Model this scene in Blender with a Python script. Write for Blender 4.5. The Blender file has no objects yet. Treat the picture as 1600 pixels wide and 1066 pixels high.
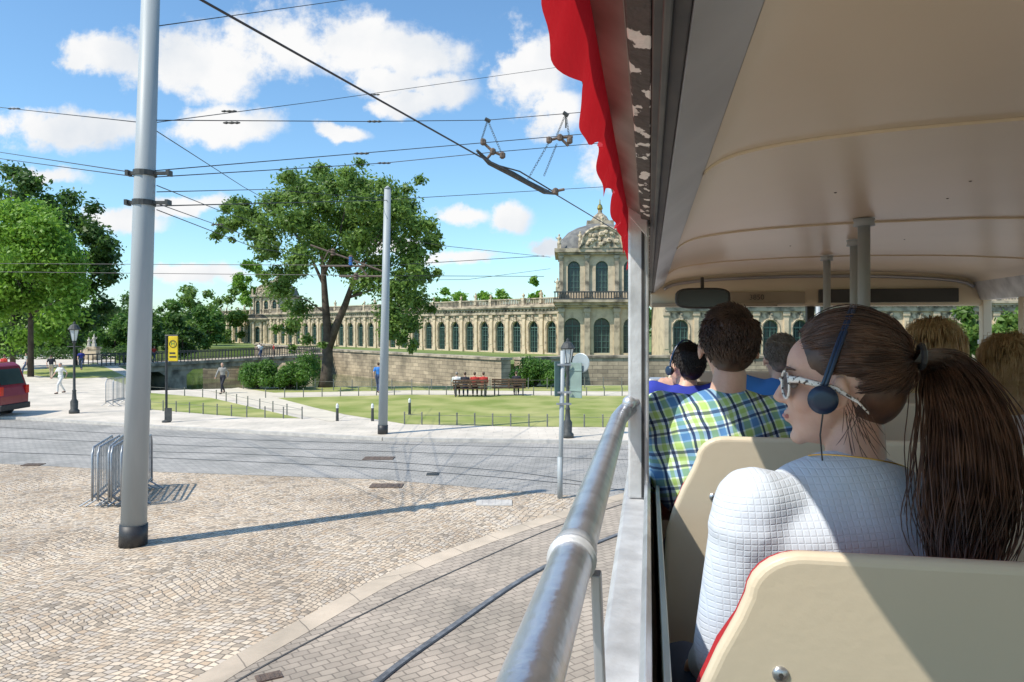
import bpy, bmesh, math, random
import numpy as np
from mathutils import Vector, Matrix
from mathutils.geometry import tessellate_polygon
R=math.radians; PI=math.pi
random.seed(7); np.random.seed(7)
SC=bpy.context.scene; COL=SC.collection
F=1150.;CX=800.;HY=512.;H=3.7
A=math.atan(214/1150.); CA=math.cos(A); SA=math.sin(A)
def at(px,py,Y): return Vector(((px-CX)/F*Y,Y,H-(py-HY)/F*Y))
def gp(px,py,z=0):
    Y=F*(H-z)/(py-HY); return Vector(((px-CX)/F*Y,Y,z))
def uw(X,Y): return (X*CA-Y*SA, X*SA+Y*CA)
# ---------------- materials
def nt(m): return m.node_tree.nodes,m.node_tree.links
def M(name,c1,c2=None,scale=4,rough=.6,metal=0,bump=0,bscale=30,detail=5,lo=.35,hi=.65,alpha=1,spec=.5,stretch=None):
    m=bpy.data.materials.new(name); m.use_nodes=True; N,L=nt(m); b=N['Principled BSDF']
    tc=N.new('ShaderNodeTexCoord')
    c2=c2 or tuple(x*.82 for x in c1)
    n=N.new('ShaderNodeTexNoise'); n.inputs['Scale'].default_value=scale; n.inputs['Detail'].default_value=detail
    if stretch:
        mp=N.new('ShaderNodeMapping'); mp.inputs['Scale'].default_value=stretch; L.new(tc.outputs['Object'],mp.inputs[0]); L.new(mp.outputs[0],n.inputs['Vector'])
    else: L.new(tc.outputs['Object'],n.inputs['Vector'])
    r=N.new('ShaderNodeValToRGB'); r.color_ramp.elements[0].position=lo; r.color_ramp.elements[1].position=hi
    r.color_ramp.elements[0].color=(*c1,1); r.color_ramp.elements[1].color=(*c2,1)
    L.new(n.outputs['Fac'],r.inputs['Fac']); L.new(r.outputs['Color'],b.inputs['Base Color'])
    b.inputs['Roughness'].default_value=rough; b.inputs['Metallic'].default_value=metal; b.inputs['Alpha'].default_value=alpha
    b.inputs['Specular IOR Level'].default_value=spec
    if bump:
        n2=N.new('ShaderNodeTexNoise'); n2.inputs['Scale'].default_value=bscale; n2.inputs['Detail'].default_value=4
        L.new(tc.outputs['Object'],n2.inputs['Vector'])
        bp=N.new('ShaderNodeBump'); bp.inputs['Strength'].default_value=bump; bp.inputs['Distance'].default_value=.02
        L.new(n2.outputs['Fac'],bp.inputs['Height']); L.new(bp.outputs['Normal'],b.inputs['Normal'])
    return m
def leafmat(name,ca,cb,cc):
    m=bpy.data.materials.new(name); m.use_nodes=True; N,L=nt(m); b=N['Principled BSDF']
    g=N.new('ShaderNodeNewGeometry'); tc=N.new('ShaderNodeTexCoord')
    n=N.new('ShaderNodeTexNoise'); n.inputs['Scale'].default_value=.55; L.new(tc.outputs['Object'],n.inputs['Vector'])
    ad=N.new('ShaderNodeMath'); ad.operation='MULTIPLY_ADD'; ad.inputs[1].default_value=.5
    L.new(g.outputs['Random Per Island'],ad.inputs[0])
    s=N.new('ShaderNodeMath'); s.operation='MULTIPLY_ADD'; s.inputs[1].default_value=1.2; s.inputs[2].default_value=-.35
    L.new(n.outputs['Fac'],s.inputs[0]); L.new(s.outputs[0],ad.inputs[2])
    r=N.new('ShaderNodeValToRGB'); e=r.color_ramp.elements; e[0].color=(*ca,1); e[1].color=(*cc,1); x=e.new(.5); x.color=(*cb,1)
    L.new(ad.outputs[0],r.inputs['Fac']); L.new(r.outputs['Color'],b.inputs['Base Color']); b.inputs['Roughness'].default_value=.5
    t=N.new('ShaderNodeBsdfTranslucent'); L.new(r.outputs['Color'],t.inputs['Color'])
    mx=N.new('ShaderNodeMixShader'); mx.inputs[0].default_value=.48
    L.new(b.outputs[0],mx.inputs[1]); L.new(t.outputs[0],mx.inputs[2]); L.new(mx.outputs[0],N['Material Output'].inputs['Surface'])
    return m
def cobble(name,cols,scale,mortar,warp=.12,rand=.5,bump=.6,edge=.06,rot=0.):
    m=bpy.data.materials.new(name); m.use_nodes=True; N,L=nt(m); b=N['Principled BSDF']
    tc=N.new('ShaderNodeTexCoord'); sp=N.new('ShaderNodeSeparateXYZ')
    mp=N.new('ShaderNodeMapping'); mp.inputs['Rotation'].default_value=(0,0,rot); L.new(tc.outputs['Object'],mp.inputs['Vector']); L.new(mp.outputs[0],sp.inputs[0])
    s=N.new('ShaderNodeMath'); s.operation='MULTIPLY'; s.inputs[1].default_value=2.2; L.new(sp.outputs['X'],s.inputs[0])
    si=N.new('ShaderNodeMath'); si.operation='SINE'; L.new(s.outputs[0],si.inputs[0])
    ab=N.new('ShaderNodeMath'); ab.operation='MULTIPLY_ADD'; ab.inputs[1].default_value=warp; L.new(si.outputs[0],ab.inputs[0]); L.new(sp.outputs['Y'],ab.inputs[2])
    c=N.new('ShaderNodeCombineXYZ'); L.new(sp.outputs['X'],c.inputs[0]); L.new(ab.outputs[0],c.inputs[1])
    ns=N.new('ShaderNodeTexNoise'); ns.inputs['Scale'].default_value=.35; ns.inputs['Detail'].default_value=1; L.new(c.outputs[0],ns.inputs['Vector'])
    va=N.new('ShaderNodeVectorMath'); va.operation='MULTIPLY_ADD'; va.inputs[1].default_value=(1.,1.,0); L.new(ns.outputs['Color'],va.inputs[0]); L.new(c.outputs[0],va.inputs[2])
    v=N.new('ShaderNodeTexVoronoi'); v.voronoi_dimensions='2D'; v.inputs['Scale'].default_value=scale; v.inputs['Randomness'].default_value=rand; L.new(va.outputs[0],v.inputs['Vector'])
    ve=N.new('ShaderNodeTexVoronoi'); ve.voronoi_dimensions='2D'; ve.feature='DISTANCE_TO_EDGE'; ve.inputs['Scale'].default_value=scale; ve.inputs['Randomness'].default_value=rand; L.new(va.outputs[0],ve.inputs['Vector'])
    sr=N.new('ShaderNodeSeparateColor'); L.new(v.outputs['Color'],sr.inputs[0])
    r=N.new('ShaderNodeValToRGB'); e=r.color_ramp.elements
    e[0].color=(*cols[0],1); e[1].color=(*cols[-1],1)
    for i,cc in enumerate(cols[1:-1]): x=e.new((i+1)/(len(cols)-1)); x.color=(*cc,1)
    L.new(sr.outputs[0],r.inputs['Fac'])
    er=N.new('ShaderNodeValToRGB'); er.color_ramp.elements[0].position=edge*.4; er.color_ramp.elements[1].position=edge*2.2
    L.new(ve.outputs['Distance'],er.inputs['Fac'])
    mx=N.new('ShaderNodeMix'); mx.data_type='RGBA'; mx.inputs['A'].default_value=(*mortar,1); L.new(er.outputs['Color'],mx.inputs['Factor']); L.new(r.outputs['Color'],mx.inputs['B'])
    n3=N.new('ShaderNodeTexNoise'); n3.inputs['Scale'].default_value=.45; n3.inputs['Detail'].default_value=7; L.new(tc.outputs['Object'],n3.inputs['Vector'])
    r3=N.new('ShaderNodeValToRGB'); r3.color_ramp.elements[0].color=(.78,.75,.71,1); r3.color_ramp.elements[1].color=(1.08,1.06,1.02,1); r3.color_ramp.elements[0].position=.35; r3.color_ramp.elements[1].position=.62
    L.new(n3.outputs['Fac'],r3.inputs['Fac'])
    mu=N.new('ShaderNodeMix'); mu.data_type='RGBA'; mu.blend_type='MULTIPLY'; mu.inputs['Factor'].default_value=1
    L.new(mx.outputs['Result'],mu.inputs['A']); L.new(r3.outputs['Color'],mu.inputs['B']); L.new(mu.outputs['Result'],b.inputs['Base Color'])
    bp=N.new('ShaderNodeBump'); bp.inputs['Strength'].default_value=bump; bp.inputs['Distance'].default_value=.015; L.new(er.outputs['Color'],bp.inputs['Height']); L.new(bp.outputs['Normal'],b.inputs['Normal'])
    b.inputs['Roughness'].default_value=.75
    return m
def brickmat(name,c1,c2,mort,bw,rh,rot=(0,0,0),dirt=.5,msize=.012,rough=.8,dscale=.6):
    m=bpy.data.materials.new(name); m.use_nodes=True; N,L=nt(m); b=N['Principled BSDF']
    tc=N.new('ShaderNodeTexCoord'); mp=N.new('ShaderNodeMapping'); mp.inputs['Rotation'].default_value=rot; L.new(tc.outputs['Object'],mp.inputs[0])
    k=N.new('ShaderNodeTexBrick'); k.inputs['Scale'].default_value=1; k.inputs['Brick Width'].default_value=bw; k.inputs['Row Height'].default_value=rh; k.inputs['Mortar Size'].default_value=msize
    k.inputs['Color1'].default_value=(*c1,1); k.inputs['Color2'].default_value=(*c2,1); k.inputs['Mortar'].default_value=(*mort,1)
    nw=N.new('ShaderNodeTexNoise'); nw.inputs['Scale'].default_value=2.5; L.new(mp.outputs[0],nw.inputs['Vector'])
    vw=N.new('ShaderNodeVectorMath'); vw.operation='MULTIPLY_ADD'; vw.inputs[1].default_value=(.06,.06,0); L.new(nw.outputs['Color'],vw.inputs[0]); L.new(mp.outputs[0],vw.inputs[2])
    L.new(vw.outputs[0],k.inputs['Vector'])
    n3=N.new('ShaderNodeTexNoise'); n3.inputs['Scale'].default_value=dscale; n3.inputs['Detail'].default_value=8; n3.inputs['Roughness'].default_value=.65; L.new(tc.outputs['Object'],n3.inputs['Vector'])
    r3=N.new('ShaderNodeValToRGB'); d=1-dirt; r3.color_ramp.elements[0].color=(d,d,d*.97,1); r3.color_ramp.elements[1].color=(1.1,1.08,1.05,1); r3.color_ramp.elements[0].position=.36; r3.color_ramp.elements[1].position=.6
    L.new(n3.outputs['Fac'],r3.inputs['Fac'])
    mu=N.new('ShaderNodeMix'); mu.data_type='RGBA'; mu.blend_type='MULTIPLY'; mu.inputs['Factor'].default_value=1
    L.new(k.outputs['Color'],mu.inputs['A']); L.new(r3.outputs['Color'],mu.inputs['B']); L.new(mu.outputs['Result'],b.inputs['Base Color'])
    bp=N.new('ShaderNodeBump'); bp.inputs['Strength'].default_value=.35; bp.inputs['Distance'].default_value=.015; bp.invert=True; L.new(k.outputs['Fac'],bp.inputs['Height']); L.new(bp.outputs['Normal'],b.inputs['Normal'])
    b.inputs['Roughness'].default_value=rough
    return m
def plaidmat():
    m=bpy.data.materials.new('plaid'); m.use_nodes=True; N,L=nt(m); b=N['Principled BSDF']
    tc=N.new('ShaderNodeTexCoord'); mp=N.new('ShaderNodeMapping'); mp.inputs['Rotation'].default_value=(0,R(14),0); L.new(tc.outputs['Object'],mp.inputs[0])
    nw=N.new('ShaderNodeTexNoise'); nw.inputs['Scale'].default_value=7; L.new(mp.outputs[0],nw.inputs['Vector'])
    vw=N.new('ShaderNodeVectorMath'); vw.operation='MULTIPLY_ADD'; vw.inputs[1].default_value=(.025,.025,.025); L.new(nw.outputs['Color'],vw.inputs[0]); L.new(mp.outputs[0],vw.inputs[2])
    sp=N.new('ShaderNodeSeparateXYZ'); L.new(vw.outputs[0],sp.inputs[0])
    def band(out,freq,off,stops):
        a=N.new('ShaderNodeMath'); a.operation='MULTIPLY_ADD'; a.inputs[1].default_value=freq; a.inputs[2].default_value=off; L.new(out,a.inputs[0])
        f=N.new('ShaderNodeMath'); f.operation='FRACT'; L.new(a.outputs[0],f.inputs[0])
        r=N.new('ShaderNodeValToRGB'); r.color_ramp.interpolation='CONSTANT'; e=r.color_ramp.elements
        e[0].position=0; e[0].color=(*stops[0][1],1); e[1].position=stops[1][0]; e[1].color=(*stops[1][1],1)
        for p,c in stops[2:]: x=e.new(p); x.color=(*c,1)
        L.new(f.outputs[0],r.inputs['Fac']); return r.outputs['Color']
    W=(.95,1,.97);G=(.72,.86,.42);B=(.3,.52,.78);K=(.08,.12,.24)
    st=[(0,W),(.08,K),(.17,W),(.22,G),(.4,W),(.45,B),(.66,W),(.71,K),(.78,W),(.88,G)]
    c1=band(sp.outputs['X'],11.,.1,st); c2=band(sp.outputs['Z'],11.,.3,st)
    mu=N.new('ShaderNodeMix'); mu.data_type='RGBA'; mu.blend_type='MULTIPLY'; mu.inputs['Factor'].default_value=.85
    L.new(c1,mu.inputs['A']); L.new(c2,mu.inputs['B'])
    mv=N.new('ShaderNodeMix'); mv.data_type='RGBA'; mv.blend_type='MULTIPLY'; mv.inputs['Factor'].default_value=1; mv.inputs['B'].default_value=(.72,.76,.76,1)
    L.new(mu.outputs['Result'],mv.inputs['A'])
    L.new(mv.outputs['Result'],b.inputs['Base Color']); b.inputs['Roughness'].default_value=.85
    n=N.new('ShaderNodeTexNoise'); n.inputs['Scale'].default_value=9; L.new(tc.outputs['Object'],n.inputs['Vector'])
    bp=N.new('ShaderNodeBump'); bp.inputs['Strength'].default_value=.9; bp.inputs['Distance'].default_value=.04; L.new(n.outputs['Fac'],bp.inputs['Height']); L.new(bp.outputs['Normal'],b.inputs['Normal'])
    return m
def quiltmat():
    m=bpy.data.materials.new('quilt'); m.use_nodes=True; N,L=nt(m); b=N['Principled BSDF']
    tc=N.new('ShaderNodeTexCoord'); mp=N.new('ShaderNodeMapping'); mp.inputs['Scale'].default_value=(110,110,110); mp.inputs['Rotation'].default_value=(0,R(3),0); L.new(tc.outputs['Object'],mp.inputs[0])
    sp=N.new('ShaderNodeSeparateXYZ'); L.new(mp.outputs[0],sp.inputs[0])
    def ridge(o):
        f=N.new('ShaderNodeMath'); f.operation='FRACT'; L.new(o,f.inputs[0])
        p=N.new('ShaderNodeMath'); p.operation='PINGPONG'; p.inputs[1].default_value=.5; L.new(f.outputs[0],p.inputs[0])
        q=N.new('ShaderNodeMath'); q.operation='MINIMUM'; q.inputs[1].default_value=.16; L.new(p.outputs[0],q.inputs[0]); return q.outputs[0]
    mn=N.new('ShaderNodeMath'); mn.operation='MINIMUM'; L.new(ridge(sp.outputs['X']),mn.inputs[0]); L.new(ridge(sp.outputs['Z']),mn.inputs[1])
    n=N.new('ShaderNodeTexNoise'); n.inputs['Scale'].default_value=8; L.new(tc.outputs['Object'],n.inputs['Vector'])
    ad=N.new('ShaderNodeMath'); ad.operation='MULTIPLY_ADD'; ad.inputs[1].default_value=3.; L.new(n.outputs['Fac'],ad.inputs[0]); L.new(mn.outputs[0],ad.inputs[2])
    bp=N.new('ShaderNodeBump'); bp.inputs['Strength'].default_value=.38; bp.inputs['Distance'].default_value=.011; L.new(ad.outputs[0],bp.inputs['Height']); L.new(bp.outputs['Normal'],b.inputs['Normal'])
    b.inputs['Base Color'].default_value=(.6,.65,.72,1); b.inputs['Roughness'].default_value=.85
    return m
sand=M('sandstone',(.62,.5,.345),(.33,.265,.18),scale=1.1,rough=.9,bump=.5,bscale=3,lo=.46,hi=.78)
sandd=M('sandstone_weathered',(.48,.4,.29),(.14,.12,.09),scale=.9,rough=.9,bump=.6,bscale=3,lo=.42,hi=.66)
carved=M('carved_stone',(.58,.48,.34),(.15,.125,.09),scale=1.6,rough=.9,bump=1,bscale=2.2,lo=.45,hi=.62)
slate=M('slate',(.13,.13,.13),(.22,.215,.2),scale=1.5,rough=.85,spec=.2)
greenfr=M('green_window_paint',(.06,.12,.1),(.09,.16,.13),rough=.5)
pane=M('dark_glass',(.02,.035,.035),(.05,.07,.07),scale=.4,rough=.15)
gold=M('gold',(.8,.55,.15),rough=.3,metal=1)
rampm=brickmat('rampart_stone',(.52,.42,.29),(.33,.265,.185),(.16,.13,.1),1.1,.42,rot=(R(90),0,0),dirt=.5,msize=.02,dscale=.35)
steel=M('galvanised_steel',(.42,.44,.46),(.3,.32,.34),scale=6,rough=.45,metal=.6)
polepaint=M('grey_pole_paint',(.38,.41,.42),(.31,.34,.35),scale=3,rough=.5,stretch=(1,1,.15))
black=M('black_paint',(.02,.02,.022),(.04,.04,.04),rough=.5)
dkiron=M('dark_iron',(.035,.04,.04),(.07,.07,.065),scale=8,rough=.6)
fenceiron=M('fence_iron',(.13,.135,.12),(.2,.2,.17),scale=8,rough=.7)
rust=M('rusty_iron',(.17,.12,.09),(.1,.075,.06),scale=14,rough=.8,bump=.5)
wirem=M('wire',(.03,.03,.035),rough=.5)
bark=M('bark',(.05,.037,.028),(.1,.08,.06),scale=3,rough=.95,bump=1,bscale=8)
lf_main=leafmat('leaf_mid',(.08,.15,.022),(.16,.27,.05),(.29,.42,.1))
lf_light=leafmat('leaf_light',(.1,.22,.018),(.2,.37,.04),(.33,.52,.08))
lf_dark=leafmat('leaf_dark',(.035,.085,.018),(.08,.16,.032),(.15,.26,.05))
lf_bush=leafmat('leaf_bush',(.05,.13,.022),(.11,.23,.035),(.18,.33,.06))
cream=M('cream_plastic',(.72,.615,.46),(.65,.55,.405),scale=1.5,rough=.38,bump=.03,bscale=60)
ceilm=M('ceiling_panel',(.8,.675,.505),(.74,.62,.455),scale=1.2,rough=.33,bump=.02,bscale=8)
alu=M('aluminium',(.72,.73,.75),(.5,.5,.52),scale=9,rough=.38,metal=.7)
aluw=M('painted_aluminium',(.62,.62,.62),(.4,.4,.4),scale=10,rough=.45,metal=.25,bump=.15,lo=.4,hi=.7)
covm=M('coving_metal',(.5,.5,.52),(.42,.42,.44),scale=4,rough=.35,metal=.5)
chrome=M('worn_steel',(.64,.65,.68),(.4,.41,.43),scale=16,rough=.33,metal=.85,bump=.1,bscale=50,detail=9,lo=.45,hi=.75)
rubber=M('rubber',(.02,.02,.022),(.045,.04,.035),scale=14,rough=.6)
weather=M('flaking_paint',(.07,.06,.055),(.72,.7,.66),scale=26,rough=.8,bump=.6,lo=.545,hi=.56,detail=8,stretch=(1.4,.7,1.4))
outer=M('weathered_frame',(.12,.10,.085),(.2,.175,.155),scale=9,rough=.5,metal=.4)
redcl=M('red_cloth',(.62,.012,.02),(.42,.006,.012),scale=5,rough=.7)
redup=M('red_upholstery',(.5,.015,.02),(.4,.01,.015),rough=.8,bump=.2,bscale=200)
greenglass=M('pale_green_edge',(.42,.52,.47),(.5,.58,.53),rough=.25)
interior=M('brown_lining',(.12,.085,.06),(.2,.15,.11),scale=5,rough=.8)
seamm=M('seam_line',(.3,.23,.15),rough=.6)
skin=M('skin',(.68,.42,.31),(.56,.315,.225),scale=11,rough=.48,bump=.09,bscale=110,detail=8); skin.node_tree.nodes['Principled BSDF'].inputs['Subsurface Weight'].default_value=.12; skin.node_tree.nodes['Principled BSDF'].inputs['Subsurface Scale'].default_value=.01
lip=M('lips',(.5,.19,.17),rough=.4)
def hairmat(n,a,b): return M(n,a,b,scale=30,rough=.42)
hairb=hairmat('dark_brown_hair',(.05,.026,.017),(.11,.06,.036))
hairr=hairmat('auburn_hair',(.05,.023,.014),(.14,.068,.038))
hairblk=hairmat('black_hair',(.012,.01,.01),(.03,.022,.018))
hairbl=hairmat('blonde_hair',(.5,.33,.15),(.7,.5,.27))
hairgr=hairmat('greying_hair',(.14,.12,.1),(.32,.29,.26))
plaid=plaidmat(); quilt=quiltmat()
bluecl=M('blue_cloth',(.03,.05,.4),(.02,.03,.28),rough=.85); ltblue=M('light_blue_cloth',(.05,.22,.6),rough=.85)
whitecl=M('white_cloth',(.75,.74,.7),rough=.85); denim=M('denim',(.06,.09,.18),rough=.9); dkcl=M('dark_cloth',(.03,.03,.04),rough=.9)
greycl=M('grey_cloth',(.3,.29,.27),rough=.9); beigecl=M('beige_cloth',(.5,.42,.3),rough=.9); redc2=M('red_shirt',(.5,.04,.03),rough=.9)
shoe=M('shoe_leather',(.04,.03,.03),rough=.6)
eyew=M('eye',(.7,.68,.65),(.05,.03,.02),scale=30,rough=.1)
yellow=M('yellow_sign',(.85,.6,.02),rough=.4); signgrey=M('sign_back',(.4,.45,.46),(.34,.39,.4),rough=.5,metal=.3); signgreen=M('green_panel',(.12,.2,.18),(.09,.15,.14),rough=.5); signpale=M('greenish_panel',(.24,.33,.29),(.2,.27,.24),rough=.5)
woodb=M('bench_wood',(.14,.08,.05),(.09,.05,.03),scale=12,rough=.7)
vanred=M('maroon_paint',(.25,.012,.03),(.22,.01,.025),rough=.2); tail=M('tail_light',(.7,.02,.01),rough=.15)
lampgl=M('lamp_glass',(.6,.62,.6),rough=.15); white=M('white_paint',(.78,.78,.76),rough=.5)
grass=M('grass_ground',(.2,.25,.045),(.42,.4,.15),scale=.5,rough=.95,bump=.8,bscale=25,detail=9,lo=.35,hi=.7)
gfar=M('park_grass',(.1,.17,.03),(.2,.24,.07),scale=.15,rough=.95,detail=9)
pave=brickmat('pavement_slabs',(.67,.6,.51),(.61,.55,.47),(.48,.43,.37),.6,.4,dirt=.18,msize=.008)
pathm=M('gravel_path',(.67,.6,.48),(.57,.51,.41),scale=1.5,rough=.95,bump=.3,bscale=40)
roadm=brickmat('road_setts',(.41,.39,.36),(.33,.315,.295),(.23,.22,.205),.22,.13,rot=(0,0,R(5)),dirt=.25,msize=.01)
plazam=cobble('plaza_setts',[(.32,.265,.205),(.63,.51,.38),(.72,.6,.46),(.53,.4,.275),(.68,.59,.48),(.49,.42,.35)],10.4,(.21,.17,.13),rand=.42,edge=.055,rot=R(22))
trackm=brickmat('track_setts',(.47,.395,.315),(.37,.31,.25),(.24,.2,.16),.19,.12,rot=(0,0,R(-35)),dirt=.28,msize=.009)
kerbm=brickmat('kerb_stones',(.62,.51,.39),(.52,.43,.33),(.28,.23,.18),.9,2.,rot=(0,0,R(-35)),dirt=.25,msize=.008)
granite=M('granite_kerb',(.58,.54,.48),(.45,.42,.38),scale=5,rough=.8)
railm=M('rail_steel',(.17,.165,.16),(.32,.31,.3),scale=9,rough=.45,metal=.5,bump=.2)
railr=M('road_rail',(.2,.195,.19),(.28,.27,.26),scale=9,rough=.4,metal=.4); groovem=M('groove_grey',(.09,.085,.08),rough=.8)  # groove strips are a plain dark grey
water=M('moat_water',(.06,.09,.03),(.1,.13,.05),scale=.3,rough=.08)
# ---------------- geometry helpers
def NB(): return bmesh.new()
def box(bm,c,s,rot=None):
    r=bmesh.ops.create_cube(bm,size=1)
    mt=Matrix.Translation(c)@(rot.to_4x4() if rot else Matrix())@Matrix.Diagonal((s[0],s[1],s[2],1))
    bmesh.ops.transform(bm,matrix=mt,verts=r['verts'])
def bb(bm,x0,x1,y0,y1,z0,z1): box(bm,((x0+x1)/2,(y0+y1)/2,(z0+z1)/2),(abs(x1-x0),abs(y1-y0),abs(z1-z0)))
def tube(bm,pts,rad,seg=8,cap=True,closed=False):
    pts=[Vector(p) for p in pts]; n=len(pts)
    if not hasattr(rad,'__len__'): rad=[rad]*n
    rings=[]; prev=None
    for i,p in enumerate(pts):
        if closed: t=(pts[(i+1)%n]-pts[i-1])
        else: t=(pts[min(i+1,n-1)]-pts[max(i-1,0)])
        if t.length<1e-9: t=Vector((0,0,1))
        t.normalize()
        if prev is None:
            a=Vector((0,0,1)) if abs(t.z)<.9 else Vector((1,0,0)); x=t.cross(a).normalized()
        else:
            x=(prev-t*prev.dot(t))
            x=x.normalized() if x.length>1e-6 else t.orthogonal().normalized()
        prev=x; y=t.cross(x)
        rings.append([bm.verts.new(p+(x*math.cos(2*PI*k/seg)+y*math.sin(2*PI*k/seg))*rad[i]) for k in range(seg)])
    m=n if closed else n-1
    for i in range(m):
        a=rings[i];b=rings[(i+1)%n]
        for k in range(seg): bm.faces.new((a[k],a[(k+1)%seg],b[(k+1)%seg],b[k]))
    if cap and not closed:
        bm.faces.new(rings[0][::-1]); bm.faces.new(rings[-1])
def lathe(bm,prof,c=(0,0,0),seg=16,mat=None):
    c=Vector(c); rings=[]
    for r,z in prof:
        r=max(r,.0005)
        rings.append([bm.verts.new(((mat@Vector((r*math.cos(2*PI*k/seg),r*math.sin(2*PI*k/seg),z))) if mat else Vector((r*math.cos(2*PI*k/seg),r*math.sin(2*PI*k/seg),z)))+c) for k in range(seg)])
    for a,b in zip(rings,rings[1:]):
        for k in range(seg): bm.faces.new((a[k],a[(k+1)%seg],b[(k+1)%seg],b[k]))
    bm.faces.new(rings[0][::-1]); bm.faces.new(rings[-1])
def prism(bm,poly,y0,y1,f=None):
    g=f or (lambda x,y,z:Vector((x,y,z)))
    a=[bm.verts.new(g(x,y0,z)) for x,z in poly]; b=[bm.verts.new(g(x,y1,z)) for x,z in poly]; n=len(poly)
    for k in range(n): bm.faces.new((a[k],a[(k+1)%n],b[(k+1)%n],b[k]))
    bm.faces.new(a[::-1]); bm.faces.new(b)
def obj(name,bm,m,parent=None,smooth=False,bev=0,recalc=True,seg=2):
    me=bpy.data.meshes.new(name)
    if recalc: bmesh.ops.recalc_face_normals(bm,faces=bm.faces[:])
    bm.to_mesh(me); bm.free()
    if smooth: me.polygons.foreach_set('use_smooth',[True]*len(me.polygons))
    me.materials.append(m); o=bpy.data.objects.new(name,me); COL.objects.link(o)
    if parent: o.parent=parent
    if bev:
        b=o.modifiers.new('b','BEVEL'); b.width=bev; b.segments=seg; b.limit_method='ANGLE'
    return o
def npmesh(name,v,f,m,parent=None,smooth=False):
    me=bpy.data.meshes.new(name); me.vertices.add(len(v)); me.vertices.foreach_set('co',np.asarray(v,dtype=np.float32).ravel())
    n=len(f); me.loops.add(4*n); me.loops.foreach_set('vertex_index',np.asarray(f,dtype=np.int32).ravel()); me.polygons.add(n)
    me.polygons.foreach_set('loop_start',np.arange(0,4*n,4,dtype=np.int32)); me.update(); me.validate(); me.materials.append(m)
    if smooth: me.polygons.foreach_set('use_smooth',[True]*len(me.polygons))
    o=bpy.data.objects.new(name,me); COL.objects.link(o)
    if parent: o.parent=parent
    return o
def strands(name,S,rad,m,parent):
    S=np.asarray(S,dtype=float); n,k,_=S.shape; T=np.gradient(S,axis=1); T/=np.linalg.norm(T,axis=2,keepdims=True)+1e-9
    ref=np.array([.31,.22,.92]); X=np.cross(T,ref); X/=np.linalg.norm(X,axis=2,keepdims=True)+1e-9; Y=np.cross(T,X)
    rad=np.asarray(rad)[None,:,None,None]; a=np.arange(3)*2*PI/3
    V=S[:,:,None,:]+rad*(X[:,:,None,:]*np.cos(a)[None,None,:,None]+Y[:,:,None,:]*np.sin(a)[None,None,:,None])
    idx=np.arange(n*k*3).reshape(n,k,3); A_=idx[:,:-1,:]; B_=idx[:,1:,:]
    f=np.stack([A_,np.roll(A_,-1,axis=2),np.roll(B_,-1,axis=2),B_],-1).reshape(-1,4)
    return npmesh(name,V.reshape(-1,3),f,m,parent,True)
def tag(o,label,cat,group=None,kind=None):
    o['label']=label; o['category']=cat
    if group: o['group']=group
    if kind: o['kind']=kind
    return o
def thing(name,label,cat,loc=(0,0,0),rz=0,group=None):
    o=bpy.data.objects.new(name,None); COL.objects.link(o); o.location=loc; o.rotation_euler=(0,0,rz); o.empty_display_size=.2
    return tag(o,label,cat,group)
def dup(root,loc=None,rz=None,label=None,parent=None):
    c=root.copy(); COL.objects.link(c)
    if loc is not None: c.location=loc
    if rz is not None: c.rotation_euler=(0,0,rz)
    if label: c['label']=label
    if parent: c.parent=parent
    for ch in list(root.children):
        k=ch.copy(); COL.objects.link(k); k.parent=c
        for g in list(ch.children):
            q=g.copy(); COL.objects.link(q); q.parent=k
    return c
def sheet(name,pts,z,m,thick=0):
    bm=NB(); P=[Vector((p[0],p[1],z)) for p in pts]
    vs=[bm.verts.new(p) for p in P]
    for t in tessellate_polygon([P]):
        bm.faces.new([vs[i] for i in t])
    if thick:
        lo=[bm.verts.new(p-Vector((0,0,thick))) for p in P]; n=len(P)
        for k in range(n): bm.faces.new((vs[k],lo[k],lo[(k+1)%n],vs[(k+1)%n]))
    bmesh.ops.recalc_face_normals(bm,faces=bm.faces[:])
    up=sum(f.normal.z*f.calc_area() for f in bm.faces)
    if up<0: bmesh.ops.reverse_faces(bm,faces=bm.faces[:])
    o=obj(name,bm,m,recalc=False); o['kind']='structure'; return o
def text(name,s,size,m,parent,mat4):
    cu=bpy.data.curves.new('t','FONT'); cu.body=s; cu.size=size; cu.extrude=.001; cu.align_x='CENTER'; cu.align_y='CENTER'
    t=bpy.data.objects.new('t',cu); COL.objects.link(t)
    bpy.context.view_layer.update()
    me=bpy.data.meshes.new_from_object(t.evaluated_get(bpy.context.evaluated_depsgraph_get()))
    bpy.data.objects.remove(t); me.materials.clear(); me.materials.append(m)
    me.transform(mat4)
    o=bpy.data.objects.new(name,me); COL.objects.link(o); o.parent=parent; return o
# ---------------- ground
hole=[(-21,42.5),(-13,45.5),(10,47),(70,47),(70,80),(7,80),(-.6,74),(-27,106),(-48,140),(-75,140),(-38,72),(-28.5,57)]
bm=NB(); S=1500
ov=[bm.verts.new(p) for p in ((-S,-S,0),(S,-S,0),(S,S,0),(-S,S,0))]; hv=[bm.verts.new((x,y,0)) for x,y in hole]
ed=[bm.edges.new((ov[i],ov[(i+1)%4])) for i in range(4)]+[bm.edges.new((hv[i],hv[(i+1)%len(hv)])) for i in range(len(hv))]
bmesh.ops.triangle_fill(bm,use_beauty=True,edges=ed)
lo=[bm.verts.new((x,y,-3.4)) for x,y in hole]; n=len(hole)
for k in range(n): bm.faces.new((hv[k],hv[(k+1)%n],lo[(k+1)%n],lo[k]))
bm.faces.new(lo)
o=obj('ground',bm,gfar); o['kind']='structure'
sheet('moat_water',[(x,y) for x,y in hole],-2.7,water)
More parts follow.
